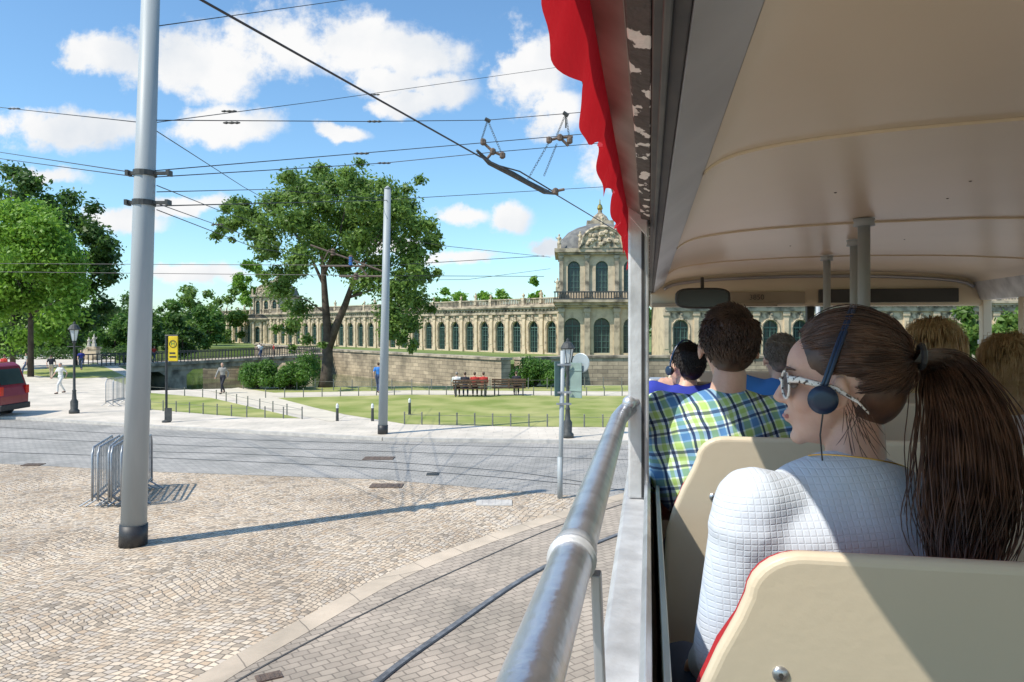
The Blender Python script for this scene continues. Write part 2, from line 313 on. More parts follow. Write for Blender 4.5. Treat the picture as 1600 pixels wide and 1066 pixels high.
near=[(-60,20.8)]+[tuple(gp(*p).xy) for p in ((0,725),(250,738),(600,750),(890,775))]+[(9,15.),(40,9.)]
far=[(-60,36.5)]+[tuple(gp(*p).xy) for p in ((30,655),(300,672),(600,688),(950,693))]+[(20,23.2),(60,22.5)]
sheet('plaza',[(-60,-25),(40,-25)]+near[::-1],.004,plazam)
sheet('road',near+far[::-1],.008,roadm)
slab=far+[(60,46.2),(10,46.2),(-13,44.8),(-21.3,41.8),(-29.2,57),(-38.6,71.5),(-70,130),(-110,130),(-60,60)]
sheet('pavement',slab,.1,pave,thick=.1)
bm=NB()
for a,b in zip(far,far[1:]):
    a=Vector((*a,0));b=Vector((*b,0)); d=(b-a).normalized(); nrm=Vector((d.y,-d.x,0)); L=(b-a).length
    box(bm,(a+b)/2+nrm*.08+Vector((0,0,.055)),(L,.16,.11),Matrix.Rotation(math.atan2(d.y,d.x),3,'Z'))
o=obj('kerb',bm,granite); o['kind']='structure'
def G(*l): return [tuple(gp(a,b,.1).xy) for a,b in l]
sheet('lawn',G((425,622),(640,617),(1000,619),(1000,668),(820,667),(635,663),(540,648)),.106,grass)
sheet('lawn',G((232,614),(330,622),(400,638),(470,654),(380,652),(235,640)),.106,grass)
sheet('lawn',[tuple(p) for p in G((380,608),(430,614),(640,610),(1000,612))]+[(9,45.9),(-12.8,44.5)],.106,grass)
sheet('lawn',G((20,583),(60,577),(150,567),(200,590),(222,604),(196,601),(165,590),(100,592)),.106,grass)
sheet('path',G((330,612),(372,606),(425,614),(640,611),(1000,613),(1000,618),(640,616),(425,620),(540,650),(520,660),(400,634)),.109,pathm)
def curve_pts(l):
    P=[gp(*p) for p in l]; out=[]
    ext=[P[0]*2-P[1]]+P+[P[-1]*2-P[-2]]
    for i in range(1,len(ext)-2):
        for k in range(8):
            t=k/8; p0,p1,p2,p3=ext[i-1:i+3]
            out.append(.5*((2*p1)+(p2-p0)*t+(2*p0-5*p1+4*p2-p3)*t*t+(3*p1-p0-3*p2+p3)*t**3))
    out.append(P[-1]); return out
def strip(name,P,w,z,m,off=0):
    bm=NB(); vs=[]
    for i,p in enumerate(P):
        t=(P[min(i+1,len(P)-1)]-P[max(i-1,0)]).normalized(); nn=Vector((-t.y,t.x,0))
        vs.append((bm.verts.new((p+nn*(off+w/2)).xy.to_3d()+Vector((0,0,z))),bm.verts.new((p+nn*(off-w/2)).xy.to_3d()+Vector((0,0,z)))))
    for a,b in zip(vs,vs[1:]): bm.faces.new((a[0],a[1],b[1],b[0]))
    bmesh.ops.recalc_face_normals(bm,faces=bm.faces[:])
    if bm.faces[0].normal.z<0: bmesh.ops.reverse_faces(bm,faces=bm.faces[:])
    o=obj(name,bm,m,recalc=False); o['kind']='structure'; return o
kb=curve_pts([(60,1250),(325,1066),(470,982),(620,900),(765,843),(895,800),(1010,765)])
strip('track_bed',kb,6.,.009,trackm,off=-3.15)
strip('kerb_stones',kb,.34,.013,kerbm)
def rail(l,w=.07,z=.017,m=railm,g=black,gw_=.45):
    P=curve_pts(l); strip('tram_rail',P,w,z,m); strip('rail_groove',P,w*gw_,z+.004,g,off=-w*.6)
rail([(450,1200),(590,1066),(700,985),(835,895),(960,838),(1100,790)],.085,gw_=.35)
strip('rail_groove',curve_pts([(200,1180),(390,1055),(600,945),(740,880),(880,820),(1000,780)]),.024,.018,groovem)
for l in ([(-300,672),(0,684),(300,697),(600,706),(950,718),(1200,724)],[(-300,655),(0,668),(300,684),(600,694),(950,702),(1200,706)],[(-200,698),(0,707),(250,716),(600,733),(920,760),(1100,790)],[(230,706),(400,711),(600,722),(800,738),(950,760)]):
    rail(l,.05,.013,railr,groovem)
def cover(px,py,w,d,label,m,rz=0):
    bm=NB(); c=gp(px,py); box(bm,(c.x,c.y,.016),(w,d,.02),Matrix.Rotation(rz,3,'Z'))
    for k in range(5): box(bm,Vector((c.x,c.y,.027))+Matrix.Rotation(rz,3,'Z')@Vector(((k-2)*w*.18,0,0)),(w*.06,d*.8,.008),Matrix.Rotation(rz,3,'Z'))
    tag(obj('manhole_cover',bm,m),label,'manhole cover')
cover(592,717,.85,.45,'rusty rectangular manhole cover between the road tram rails',rust)
cover(604,760,.75,.4,'brown rectangular drain cover at the edge of the cobbled plaza',rust)
cover(676,742,.3,.3,'small dark iron cover set in the road setts',dkiron)
cover(772,787,.75,.5,'pale stone access cover in the cobbles near the bus',granite)
cover(420,1060,.26,.16,'rusty brown track drain cover at the bottom edge of the photo',rust,R(30))
cover(52,727,.5,.3,'brown drain cover at the left edge of the road',rust)
# ---------------- palace
def arch_bay(bm,x0,x1,z0,z1,cx,hw,zs,zp,d=.35,n=8):
    def V(x,z,y=0): return bm.verts.new((x,y,z))
    def q(a,b,c,e): bm.faces.new((V(*a),V(*b),V(*c),V(*e)))
    q((x0,z0),(cx-hw,z0),(cx-hw,z1),(x0,z1)); q((cx+hw,z0),(x1,z0),(x1,z1),(cx+hw,z1))
    if zs>z0: q((cx-hw,z0),(cx+hw,z0),(cx+hw,zs),(cx-hw,zs))
    ar=[(cx-hw*math.cos(PI*k/n),zp+hw*math.sin(PI*k/n)) for k in range(n+1)]
    for a,b in zip(ar,ar[1:]): q(a,b,(b[0],z1),(a[0],z1))
    out=[(cx-hw,zs)]+ar+[(cx+hw,zs)]
    for a,b in zip(out,out[1:]+out[:1]): q((a[0],a[1],0),(b[0],b[1],0),(b[0],b[1],-d),(a[0],a[1],-d))
def arch_pts(hw,zs,zp,n=10): return [(-hw,zs)]+[(-hw*math.cos(PI*k/n),zp+hw*math.sin(PI*k/n)) for k in range(n+1)]+[(hw,zs)]
def window(parent,x,y,hw,zs,zp,fm=None):
    bm=NB(); pts=[(p[0],0,p[1]) for p in arch_pts(hw-.05,zs,zp)]
    tube(bm,pts,.08,4,closed=True)
    bb(bm,-.05,.05,-.06,.06,zs,zp+hw-.1); bb(bm,-hw*.55-.03,-hw*.55+.03,-.04,.04,zs,zp); bb(bm,hw*.55-.03,hw*.55+.03,-.04,.04,zs,zp)
    bb(bm,-hw,hw,-.08,.08,zp-.08,zp+.08)
    k=zs+.7
    while k<zp-.3: bb(bm,-hw,hw,-.035,.035,k-.03,k+.03); k+=.8
    f=obj('window',bm,fm or greenfr,parent); f.location=(x,y-.22,0)
    bm=NB(); bm.faces.new([bm.verts.new((p[0],-.1,p[1])) for p in arch_pts(hw,zs,zp)]); obj('pane',bm,pane,f)
    return f
def cpart(o,parent,x,y,z=0,rz=None):
    c=o.copy(); COL.objects.link(c); c.parent=parent; c.location=(x,y,z)
    if rz is not None: c.rotation_euler=(0,0,rz)
    for g in o.children:
        k=g.copy(); COL.objects.link(k); k.parent=c
    return c
def balustrade(parent,x0,x1,y,z,m=None,ax='x'):
    bm=NB(); h=1.05
    def B(a,b,y0,y1,z0,z1):
        if ax=='x': bb(bm,a,b,y+y0,y+y1,z0,z1)
        else: bb(bm,y+y0,y+y1,a,b,z0,z1)
    B(x0,x1,-.15,.15,z,z+.16); B(x0,x1,-.17,.17,z+h-.16,z+h)
    n=int(abs(x1-x0)/.34)
    for k in range(n):
        x=x0+(k+.5)*(x1-x0)/n
        B(x-.07,x+.07,-.07,.07,z+.16,z+h-.16)
    return obj('balustrade',bm,m or sandd,parent)
def statue_mesh():
    bm=NB(); box(bm,(0,0,.3),(.6,.6,.6)); lathe(bm,[(.22,.55),(.3,.75),(.22,1.2),(.3,1.55),(.26,1.75),(.1,1.85),(.14,2.0),(.13,2.15),(.02,2.25)],seg=8)
    tube(bm,[(.2,0,1.65),(.42,.1,1.45),(.5,.05,1.8)],[.1,.08,.05],6); tube(bm,[(-.2,0,1.65),(-.38,.1,1.4),(-.2,.2,1.15)],[.1,.08,.05],6)
    bmesh.ops.scale(bm,vec=(.85,.85,.85),verts=bm.verts[:])
    return bm
def urn_mesh():
    bm=NB(); box(bm,(0,0,.55),(.5,.5,1.12)); lathe(bm,[(.12,1.05),(.1,1.2),(.2,1.4),(.22,1.5),(.14,1.6),(.15,1.65),(.05,1.75),(.03,1.85)],seg=8); return bm
TH=math.atan2(.728,-.686); BAY=3.5
def gallery(name,label,loc,rz,nb,ztop=6.7,endw=9.):
    root=thing(name,label,'palace',loc,rz); Lh=nb*BAY; AW=.88; ZS_=.2; ZP=3.7
    bm=NB()
    for i in range(nb): arch_bay(bm,i*BAY,(i+1)*BAY,0,ztop,(i+.5)*BAY,AW,ZS_,ZP,.5)
    bb(bm,0,Lh,-endw,-.9,0,ztop-.01)
    bb(bm,0,.3,-.9,-.002,0,ztop-.01); bb(bm,Lh-.3,Lh,-.9,-.002,0,ztop-.01)
    obj('wall',bm,sand,root)
    w=None; pi=None
    for i in range(nb):
        if w is None: w=window(root,(i+.5)*BAY,-.15,AW,ZS_,ZP)
        else: cpart(w,root,(i+.5)*BAY,-.37)
    for i in range(nb+1):
        if pi is None:
            bm=NB(); bb(bm,-.4,.4,.002,.28,0,.7); bb(bm,-.3,.3,.002,.2,.7,5.1); bb(bm,-.4,.4,.002,.3,5.1,5.55); bb(bm,-.24,.24,.2,.25,1.2,4.6)
            pi=obj('pilaster',bm,sand,root)
        else: cpart(pi,root,i*BAY,0)
    ks=None
    for i in range(nb):
        x=(i+.5)*BAY
        if ks is None:
            bm=NB(); bb(bm,-1.2,1.2,.003,.05,4.75,5.5); box(bm,(0,.12,4.95),(.42,.24,.7)); tube(bm,[(-1.02,.05,.5),(-1.02,.05,3.75),(-.92,.05,4.2),(-.55,.05,4.6),(0,.05,4.78),(.55,.05,4.6),(.92,.05,4.2),(1.02,.05,3.75),(1.02,.05,.5)],.07,5)
            lathe(bm,[(.1,5.1),(.26,5.22),(.2,5.45),(.05,5.55)],(0,.1,0),7)
            ks=obj('arch_ornament',bm,carved,root); ks.location=(x,0,0)
        else: cpart(ks,root,x,0)
    bm=NB(); bb(bm,-.2,Lh+.2,.36,-.3,5.6,5.95); bb(bm,-.4,Lh+.4,.6,-.3,6.3,6.55); bb(bm,-.5,Lh+.5,.8,-.3,6.55,6.8); bb(bm,0,Lh,.3,.004,5.95,6.3)
    for k in range(int(Lh/.7)): bb(bm,k*.7+.1,k*.7+.35,.302,.5,6.1,6.298)
    obj('cornice',bm,sandd,root)
    balustrade(root,0,Lh,.2,6.81)
    bm=NB(); bb(bm,0,Lh,-endw+1,-1,ztop,ztop+.5); obj('roof',bm,slate,root)
    st=None; ur=None
    for i in range(nb+1):
        if i%2==0:
            if ur is None: ur=obj('urn',urn_mesh(),carved,root); ur.location=(i*BAY,.2,6.82)
            else: cpart(ur,root,i*BAY,.2,6.82)
        elif i%4==1:
            if st is None: st=obj('statue',statue_mesh(),carved,root); st.location=(i*BAY,.2,7.1)
            else: cpart(st,root,i*BAY,.2,7.1)
    return root
gal=gallery('palace_gallery','long sandstone palace gallery with arched green windows and balustrade behind the tall tree',(6.6,100,0),TH,33)
wing=gallery('palace_wing','sandstone palace wing seen through the front window of the bus',(60,86,0),R(180),12)
def pavilion(label,loc,rz,hwid=5.7,dep=10,s=1.):
    root=thing('palace_pavilion',label,'palace',loc,rz); root.scale=(s,s,s)
    W=hwid
    bm=NB(); b3=2*W/3
    for i in range(3):
        arch_bay(bm,-W+i*b3,-W+(i+1)*b3,-3,7.3,-W+(i+.5)*b3,1.05,.4,3.9,.6)
        arch_bay(bm,-W+.3+i*(b3-.2),-W+.3+(i+1)*(b3-.2),7.3,13.6,-W+.3+(i+.5)*(b3-.2),.8,8.2,11.5,.4)
    bb(bm,-W,W,-dep,-1,-3,7.3); bb(bm,-W+.3,W-.3,-dep+.5,-1,7.3,13.6)
    bb(bm,-W,-W+.3,-1,-.002,-3,7.3); bb(bm,W-.3,W,-1,-.002,-3,7.3); bb(bm,-W+.3,-W+.6,-1,-.003,7.3,13.6); bb(bm,W-.6,W-.3,-1,-.003,7.3,13.6)
    obj('wall',bm,sand,root)
    w=None;w2=None;pl=None
    for i in range(3):
        x=-W+(i+.5)*b3; x2=-W+.3+(i+.5)*(b3-.2)
        if w is None: w=window(root,x,-.3,1.05,.4,3.9); w2=window(root,x2,-.1,.8,8.2,11.5)
        else: cpart(w,root,x,-.52); cpart(w2,root,x2,-.32)
    for j in range(4):
        x=-W+j*b3
        x=max(-W+.45,min(W-.45,x))
        if pl is None:
            bm=NB(); bb(bm,-.45,.45,.003,.5,-3,.2); bb(bm,-.34,.34,.003,.38,.2,5.7); bb(bm,-.45,.45,.003,.5,5.7,6.2); bb(bm,-.3,.3,.003,.2,6.2,7.6); bb(bm,-.25,.25,.003,.3,8.4,12.6); bb(bm,-.35,.35,.003,.4,12.6,13.0); bb(bm,-.35,.35,.003,.4,7.6,8.4)
            pl=obj('pilaster',bm,sandd,root); pl.location=(x,0,0)
        else: cpart(pl,root,x,0)
    bm=NB(); bb(bm,-W-.3,W+.3,.5,-dep,6.3,6.6); bb(bm,-W-1.2,W+.6,1.3,-dep,6.95,7.28); bb(bm,-W-.8,W+.4,.9,-dep,6.6,6.95)
    bb(bm,-W,W,.5,-dep,13.1,13.4); bb(bm,-W-.4,W+.4,.8,-dep-.3,13.4,13.9)
    obj('cornice',bm,sandd,root)
    balustrade(root,-W-1.1,W+.5,1.1,7.29,dkiron); balustrade(root,-4,1.1,-W-1.1,7.29,dkiron,'y')
    bm=NB(); prof=[(1.,13.9),(.97,14.6),(.9,15.4),(.76,16.3),(.55,17.0),(.35,17.4),(.3,17.6)]
    rings=[]
    for f,z in prof:
        ring=[]; cy=-dep/2; ax=(W+.1)*f; ay=(dep/2+.1)*f
        for k in range(32):
            t=2*PI*k/32; c=math.cos(t); s_=math.sin(t); p=.4
            ring.append(bm.verts.new((ax*math.copysign(abs(c)**p,c),cy+ay*math.copysign(abs(s_)**p,s_),z)))
        rings.append(ring)
    for a,b in zip(rings,rings[1:]):
        for k in range(32): bm.faces.new((a[k],a[(k+1)%32],b[(k+1)%32],b[k]))
    bm.faces.new(rings[-1]); ro=obj('roof',bm,slate,root,smooth=True)
    bm=NB(); bb(bm,-1.8,1.8,-dep/2-1.2,-dep/2+1.2,17.5,18.1); lathe(bm,[(1.2,18.0),(1.25,18.2),(.9,18.8),(.3,19.3),(.3,19.6)],(0,-dep/2,0),12); obj('lantern',bm,sandd,ro)
    bm=NB(); lathe(bm,[(.2,19.5),(.4,19.9),(.3,20.3),(.1,20.5),(.08,20.9),(.02,21.2)],(0,-dep/2,0),10); obj('finial',bm,gold,ro)
    bm=NB(); pts=[(-2.9,13.9)]+[(-2.6*math.cos(PI*k/10),14.5+2.1*math.sin(PI*k/10)) for k in range(11)]+[(2.9,13.9)]
    prism(bm,pts,.9,.2)
    tube(bm,[(x,.95,z) for x,z in pts],.22,6)
    rnd=random.Random(3)
    for k in range(26):
        a=rnd.uniform(.1,PI-.1); r=rnd.uniform(.2,2.2); bmesh.ops.create_icosphere(bm,subdivisions=1,radius=rnd.uniform(.2,.4),matrix=Matrix.Translation((r*math.cos(a),.9,14.2+r*math.sin(a)*.9)))
    obj('pediment',bm,carved,root)
    st=None
    for x,y,z in ((-W+.2,.3,13.9),(W-.2,.3,13.9),(-2.8,.5,14.2),(2.8,.5,14.2),(0,.5,16.4),(-W-1,1,8.2),(W,1,8.2)):
        if st is None: st=obj('statue',statue_mesh(),carved,root); st.location=(x,y,z)
        else: cpart(st,root,x,y,z)
    return root
pavilion('domed corner palace pavilion with three tall arched windows beside the bus pillar',(11.6,95,0),R(180)-R(4))
pavilion('distant domed palace pavilion rising left of the tall tree',(-55.5,166,0),TH+R(20),5,9,.8)
def rampart(a,b,label,z1=.45,z0=-3.3,t=1.2):
    a=Vector((*a,0));b=Vector((*b,0)); d=b-a; root=thing('rampart_wall',label,'wall',a,math.atan2(d.y,d.x))
    bm=NB(); bb(bm,0,d.length,-t/2,t/2,z0,z1); obj('wall',bm,rampm,root)
    bm=NB(); bb(bm,-.1,d.length+.1,-t/2-.15,t/2+.15,z1+.002,z1+.25); obj('coping',bm,sandd,root)
rampart((-.6,73.4),(-26.6,105),'long sandstone moat wall below the palace gallery behind the tall tree')
rampart((-28.5,107.3),(-48,139),'far stretch of moat wall beyond the footbridge')
rampart((.6,74.2),(7,79.4),'short slanting moat wall behind the right bush')
rampart((7.6,79.8),(68,79.8),'moat wall in front of the domed corner pavilion')
rampart((-38.5,92),(-30.5,93.5),'low sandstone quay wall seen beneath the footbridge',z1=-.9)
a=Vector((-39.8,69,0)); b=Vector((-26.2,105,0)); d=b-a; Lb=d.length; bra,brb=a.copy(),b.copy()
root=thing('footbridge','flat footbridge with iron railings crossing the moat behind the yellow stop sign','bridge',a,math.atan2(d.y,d.x))
bm=NB(); bb(bm,0,Lb,-1.8,1.8,-.75,.12); bb(bm,0,Lb,-2.0,2.0,-.2,.1); obj('deck',bm,sandd,root)
for x,hw_ in ((9,1.4),(24,1.2)):
    bm=NB(); bb(bm,x-hw_,x+hw_,-1.7,1.7,-3.3,-1.3); prism(bm,[(x-hw_-.9,-.76),(x-hw_,-1.3),(x+hw_,-1.3),(x+hw_+.9,-.76)],-1.7,1.7); obj('pier',bm,sandd,root)
for y in (-1.75,1.75):
    bm=NB(); bb(bm,0,Lb,y-.05,y+.05,1.05,1.15); bb(bm,0,Lb,y-.03,y+.03,.3,.35)
    for k in range(int(Lb/.5)): bb(bm,k*.5,k*.5+.06,y-.03,y+.03,.13,1.05)
    obj('railing',bm,dkiron,root)
pst=M('pale_stone',(.6,.56,.48))
for i,(px,py,l) in enumerate(((147,563,'stone gate pillar with statue at the left end of the footbridge'),(139,562,'slimmer stone gate pillar left of the footbridge pillar'))):
    c=gp(px,py,.1); root=thing('gate_pillar',l,'pillar',c)
    bm=NB(); bb(bm,-.45,.45,-.45,.45,0,1.5 if i==0 else 1.2); bb(bm,-.55,.55,-.55,.55,1.25,1.45) if i==0 else None; obj('pedestal',bm,carved,root)
    o=obj('statue',statue_mesh(),pst,root); o.location=(0,0,1.5 if i==0 else 1.2); o.scale=(.7,.7,.7)
# ---------------- trees
def leaves(name,clumps,n,size,m,parent,seed,off,soft=True):
    rg=np.random.default_rng(seed); C=np.array([tuple(c[0]-off) for c in clumps]); Rr=np.array([c[1] for c in clumps])
    p=(Rr**2); p/=p.sum(); idx=rg.choice(len(clumps),n,p=p)
    d=rg.normal(size=(n,3)); d/=np.linalg.norm(d,axis=1)[:,None]
    if soft: r=np.clip(np.abs(rg.normal(.6,.36,n)),.05,1.5)
    else: r=rg.random(n)**.42*(.8+.4*rg.random(n))
    pos=C[idx]+d*(r*Rr[idx])[:,None]*np.array([1,1,.8])
    nn=d*.6+rg.normal(size=(n,3))*.6+np.array([0,0,.35]); nn/=np.linalg.norm(nn,axis=1)[:,None]
    t=np.cross(nn,rg.normal(size=(n,3))); t/=np.linalg.norm(t,axis=1)[:,None]; b=np.cross(nn,t)
    s=(size*(.55+.8*rg.random(n)))[:,None]
    v=np.stack([pos-t*s,pos+b*s*.5,pos+t*s,pos-b*s*.5],1).reshape(-1,3)
    return npmesh(name,v,np.arange(4*n).reshape(-1,4),m,parent)
def tree(label,base,clumps,n,size,m,limbs,seed,group=None,name='tree'):
    root=thing(name,label,'tree',base,group=group)
    bm=NB()
    for pts,rad in limbs: tube(bm,[p-base for p in pts],rad,8)
    obj('trunk',bm,bark,root,True)
    leaves('crown',clumps,n,size,m,root,seed,base); return root
base=gp(510,605,.1); YT=base.y
def c3(px,py,r,dy=0,Y=None):
    Y=(Y or YT)+dy; return (at(px,py,Y),r*Y/F)
rnd=random.Random(5)
cl=[(470,300,36),(520,292,32),(565,298,34),(615,318,32),(430,318,28),(392,338,24),(362,350,16),(415,365,28),(478,352,34),(540,345,40),(600,362,36),(648,355,28),(672,378,16),(642,402,30),(590,415,28),(530,405,28),(468,405,26),(425,392,18),(438,452,24),(470,482,20),(455,515,13),(620,452,34),(650,470,26),(612,492,28),(640,505,20),(570,440,24),(450,278,18),(500,270,18),(545,274,18),(600,292,20),(640,325,18),(380,318,12),(352,345,10),(662,430,18),(628,530,14),(412,430,12),(395,365,16),(480,530,10),(635,296,12),(350,360,9),(680,372,9),(608,520,16),(500,320,30),(560,380,32),(610,335,28),(450,345,28),(500,380,30),(585,340,30),(560,320,26),(460,425,18),(645,435,22)]
clumps=[c3(x,y,r,rnd.uniform(-3.4,3.4)) for x,y,r in cl]
clumps+=[c3(x+rnd.uniform(-26,26),y+rnd.uniform(-20,20),rnd.uniform(6,14),rnd.uniform(-4,4)) for x,y,r in cl for _ in range(2)]
P=lambda x,y,dy=0:at(x,y,YT+dy)
limbs=[([base-Vector((0,0,.1)),P(510,590),P(512,560),P(512,520),P(508,470),P(505,420),P(500,360),P(495,300)],[.54,.38,.32,.27,.21,.15,.08,.02]),
([P(512,548),P(525,510),P(540,475,-.3),P(552,440,-.5),P(575,400,-.6),P(600,350,-1)],[.27,.24,.2,.14,.08,.02]),
([P(508,450),P(485,400,1),P(450,350,1),P(410,320,1)],[.11,.07,.04,.015]),([P(506,430),P(530,370,-1),P(545,300,-1)],[.1,.06,.015]),
([P(560,430,-.5),P(610,410,.5),P(650,380,1)],[.09,.06,.015]),([P(545,465,-.3),P(590,450,-1),P(630,460,-1.5)],[.09,.05,.015]),([P(510,490),P(480,470,1),P(450,460,1)],[.06,.04,.015]),([P(575,400,-.6),P(620,350,0),P(645,330,0)],[.07,.04,.015])]
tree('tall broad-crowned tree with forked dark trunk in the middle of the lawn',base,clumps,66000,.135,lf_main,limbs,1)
def roundtree(label,px,pt,pb,hw,Y,n,size,m,seed,group=None,z0=0,nc=26):
    rn=random.Random(seed); cy=(pt+pb)/2; hh=(pb-pt)/2; base=Vector(((px-CX)/F*Y,Y,z0)); cls=[]
    for k in range(nc):
        a=rn.uniform(0,2*PI); q=math.sqrt(rn.random())*.86
        cls.append((at(px+hw*q*math.cos(a),cy-hh*q*math.sin(a),Y+rn.uniform(-.7,.7)*hw*Y/F),rn.uniform(.18,.36)*min(hw,hh)*Y/F))
    top=at(px,cy-hh*.3,Y); r=max(.12,hw*Y/F*.04)
    limbs=[([base,(base+top)/2,top],[r*1.3,r,r*.3])]
    for k in range(4):
        c=rn.choice(cls)[0]; limbs.append(([(base*.5+top*.5),(base*.25+top*.25+c*.5),c],[r*.6,r*.4,r*.1]))
    return tree(label,base,cls,n,size,m,limbs,seed,group)
gL='park trees at the left edge'
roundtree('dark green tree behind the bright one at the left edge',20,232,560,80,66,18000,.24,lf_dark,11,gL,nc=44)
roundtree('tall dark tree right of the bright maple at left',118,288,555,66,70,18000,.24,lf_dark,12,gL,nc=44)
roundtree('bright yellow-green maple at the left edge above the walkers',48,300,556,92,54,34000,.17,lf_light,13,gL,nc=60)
gB='distant park trees left of the palace'
bt=[(205,452,558,42,120,lf_dark,'dark distant tree just left of the big grey pole'),(262,462,556,26,125,lf_bush,'small rounded distant tree just right of the big grey pole'),(305,436,560,42,150,lf_main,'broad distant tree above the yellow stop sign'),(350,440,560,36,170,lf_main,'distant tree touching the left end of the palace'),(392,405,480,26,190,lf_light,'pale treetop rising behind the far pavilion'),(160,466,555,30,140,lf_dark,'dark distant tree beneath the tall left trees'),(325,470,556,28,128,lf_bush,'low green tree in front of the palace end'),(-30,420,560,60,90,lf_dark,'shaded tree mostly outside the left edge'),(235,495,560,24,100,lf_dark,'low dark shrub tree behind the bridge'),(60,470,560,50,100,lf_dark,'shaded tree filling the gap below the maple crown'),(120,480,560,40,105,lf_bush,'low green tree below the tall dark left tree'),(180,490,562,34,110,lf_bush,'low bright tree left of the big grey pole near the bridge'),(285,490,562,30,112,lf_dark,'low dark tree just left of the yellow stop sign')]
for i,(px,pt,pb,hw,Y,m,l) in enumerate(bt):
    roundtree(l,px,pt,pb,hw,Y,6000,.32 if Y<130 else .4,m,20+i,gB,nc=20)
gP='treetops behind the palace roof'
for i,(px,pt,pb,hw,l) in enumerate([(705,448,500,28,'treetop behind the balustrade just right of the tall tree'),(770,445,500,26,'treetop behind the balustrade halfway to the pavilion'),(835,432,500,22,'brighter treetop behind the balustrade beside the pavilion')]):
    roundtree(l,px,pt,pb,hw,230,2600,.6,lf_light,40+i,gP,nc=14)
for i,(px,pt,pb,hw,Y,l) in enumerate([(1516,470,560,40,70,'green tree seen through the front window of the bus'),(1600,480,570,50,62,'green tree seen through the right side window of the bus')]):
    roundtree(l,px,pt,pb,hw,Y,4000,.3,lf_main,50+i,'trees seen through the bus windows',nc=16)
rg=random.Random(9)
o=leaves('distant_wood',[(Vector((-260+k*7+rg.uniform(-3,3),260+rg.uniform(-15,15)-abs(k-30)*.8,rg.uniform(2,9))),rg.uniform(4,7)) for k in range(70)],26000,.8,lf_dark,None,77,Vector((0,0,0)))
tag(o,'far dark band of woodland closing the horizon behind the park','woodland',kind='stuff')
def bush(label,px,py,pt,hw,seed,n=7000,Y=None):
    b=gp(px,py,.1); Y=b.y; rn=random.Random(seed); cls=[]
    hp=py-pt
    for k in range(22):
        a=rn.uniform(0,PI); q=rn.uniform(.2,.74); cls.append((at(px+hw*q*math.cos(a)*1.05,py-hp*.2-hp*.62*q*math.sin(a)*1.2,Y+rn.uniform(-1,1)),rn.uniform(.2,.34)*hp*Y/F))
    root=thing('bush',label,'bush',b)
    bm=NB()
    for k in range(5): tube(bm,[(0,0,0),cls[k*3][0]-b],[.06,.02],5)
    obj('stem',bm,bark,root); leaves('foliage',cls,n,.085,lf_bush,root,seed,b,False)
bush('rounded green bush left of the tall tree, the left one of the pair',403,607,556,29,61,11000)
bush('rounded green bush next to the tall tree trunk',452,608,560,34,62,11000)
bush('large rounded green bush at the far end of the lawn near the pavilion',836,604,550,42,63,13000)
bush('small ivy mound on the moat wall beside the trunk',478,598,536,14,64,2500)
root=thing('hedge','low clipped hedge under the left trees','hedge',(-60,84,0))
leaves('foliage',[(Vector((-60+k*1.3+random.uniform(-.3,.3),84,.7)),1.1) for k in range(-12,14)],9000,.13,lf_dark,root,70,Vector((-60,84,0)),False)
# ---------------- people
def frame(fwd,up=(0,0,1)):
    f=Vector(fwd).normalized(); l=Vector(up).cross(f).normalized(); u=f.cross(l)
    return Matrix((f,l,u)).transposed()
def blob(name,prims,m,parent,vox,off,sm=4):
    bm=NB()
    for p in prims:
        if p[0]=='e':
            _,c,r,rot=p
            bmesh.ops.create_icosphere(bm,subdivisions=3,radius=1,matrix=Matrix.Translation(c-off)@(rot.to_4x4() if rot else Matrix())@Matrix.Diagonal((*r,1)))
        else:
            _,a,b,ra,rb=p; d=(b-a)
            for t in (0,1): bmesh.ops.create_icosphere(bm,subdivisions=2,radius=ra+(rb-ra)*t,matrix=Matrix.Translation(a+d*t-off))
            tube(bm,[a-off,b-off],[ra*.985,rb*.985],16 if vox<.015 else 8)
    o=obj(name,bm,m,parent,True)
    r=o.modifiers.new('r','REMESH'); r.mode='VOXEL'; r.voxel_size=vox; r.use_smooth_shade=True
    if sm: s=o.modifiers.new('s','SMOOTH'); s.factor=.5; s.iterations=sm
    return o
def headprims(c,fr,s=1.):
    def L(x,y,z): return c+fr@(Vector((x,y,z))*s)
    E=lambda x,y,z,a,b,d:('e',L(x,y,z),(a*s,b*s,d*s),fr)
    pr=[E(-.018,0,.03,.09,.072,.085),E(.026,0,.035,.056,.056,.058),E(.028,0,-.02,.054,.052,.07),E(.034,0,-.064,.042,.04,.034),E(.064,0,-.086,.016,.018,.014),
        E(.064,0,.027,.018,.038,.009),E(.046,.034,-.02,.026,.021,.026),E(.046,-.034,-.02,.026,.021,.026),E(.068,0,-.052,.015,.021,.018)]
    pr.append(('c',L(.078,0,.02),L(.098,0,-.018),.0055*s,.008*s)); pr.append(E(.09,0,-.023,.012,.0125,.0065))
    pr.append(E(.081,0,-.045,.009,.017,.0045)); pr.append(E(.08,0,-.056,.009,.016,.005))
    for q in (1,-1): pr+= [E(-.004,q*.077,-.006,.015,.007,.028)]
    return pr
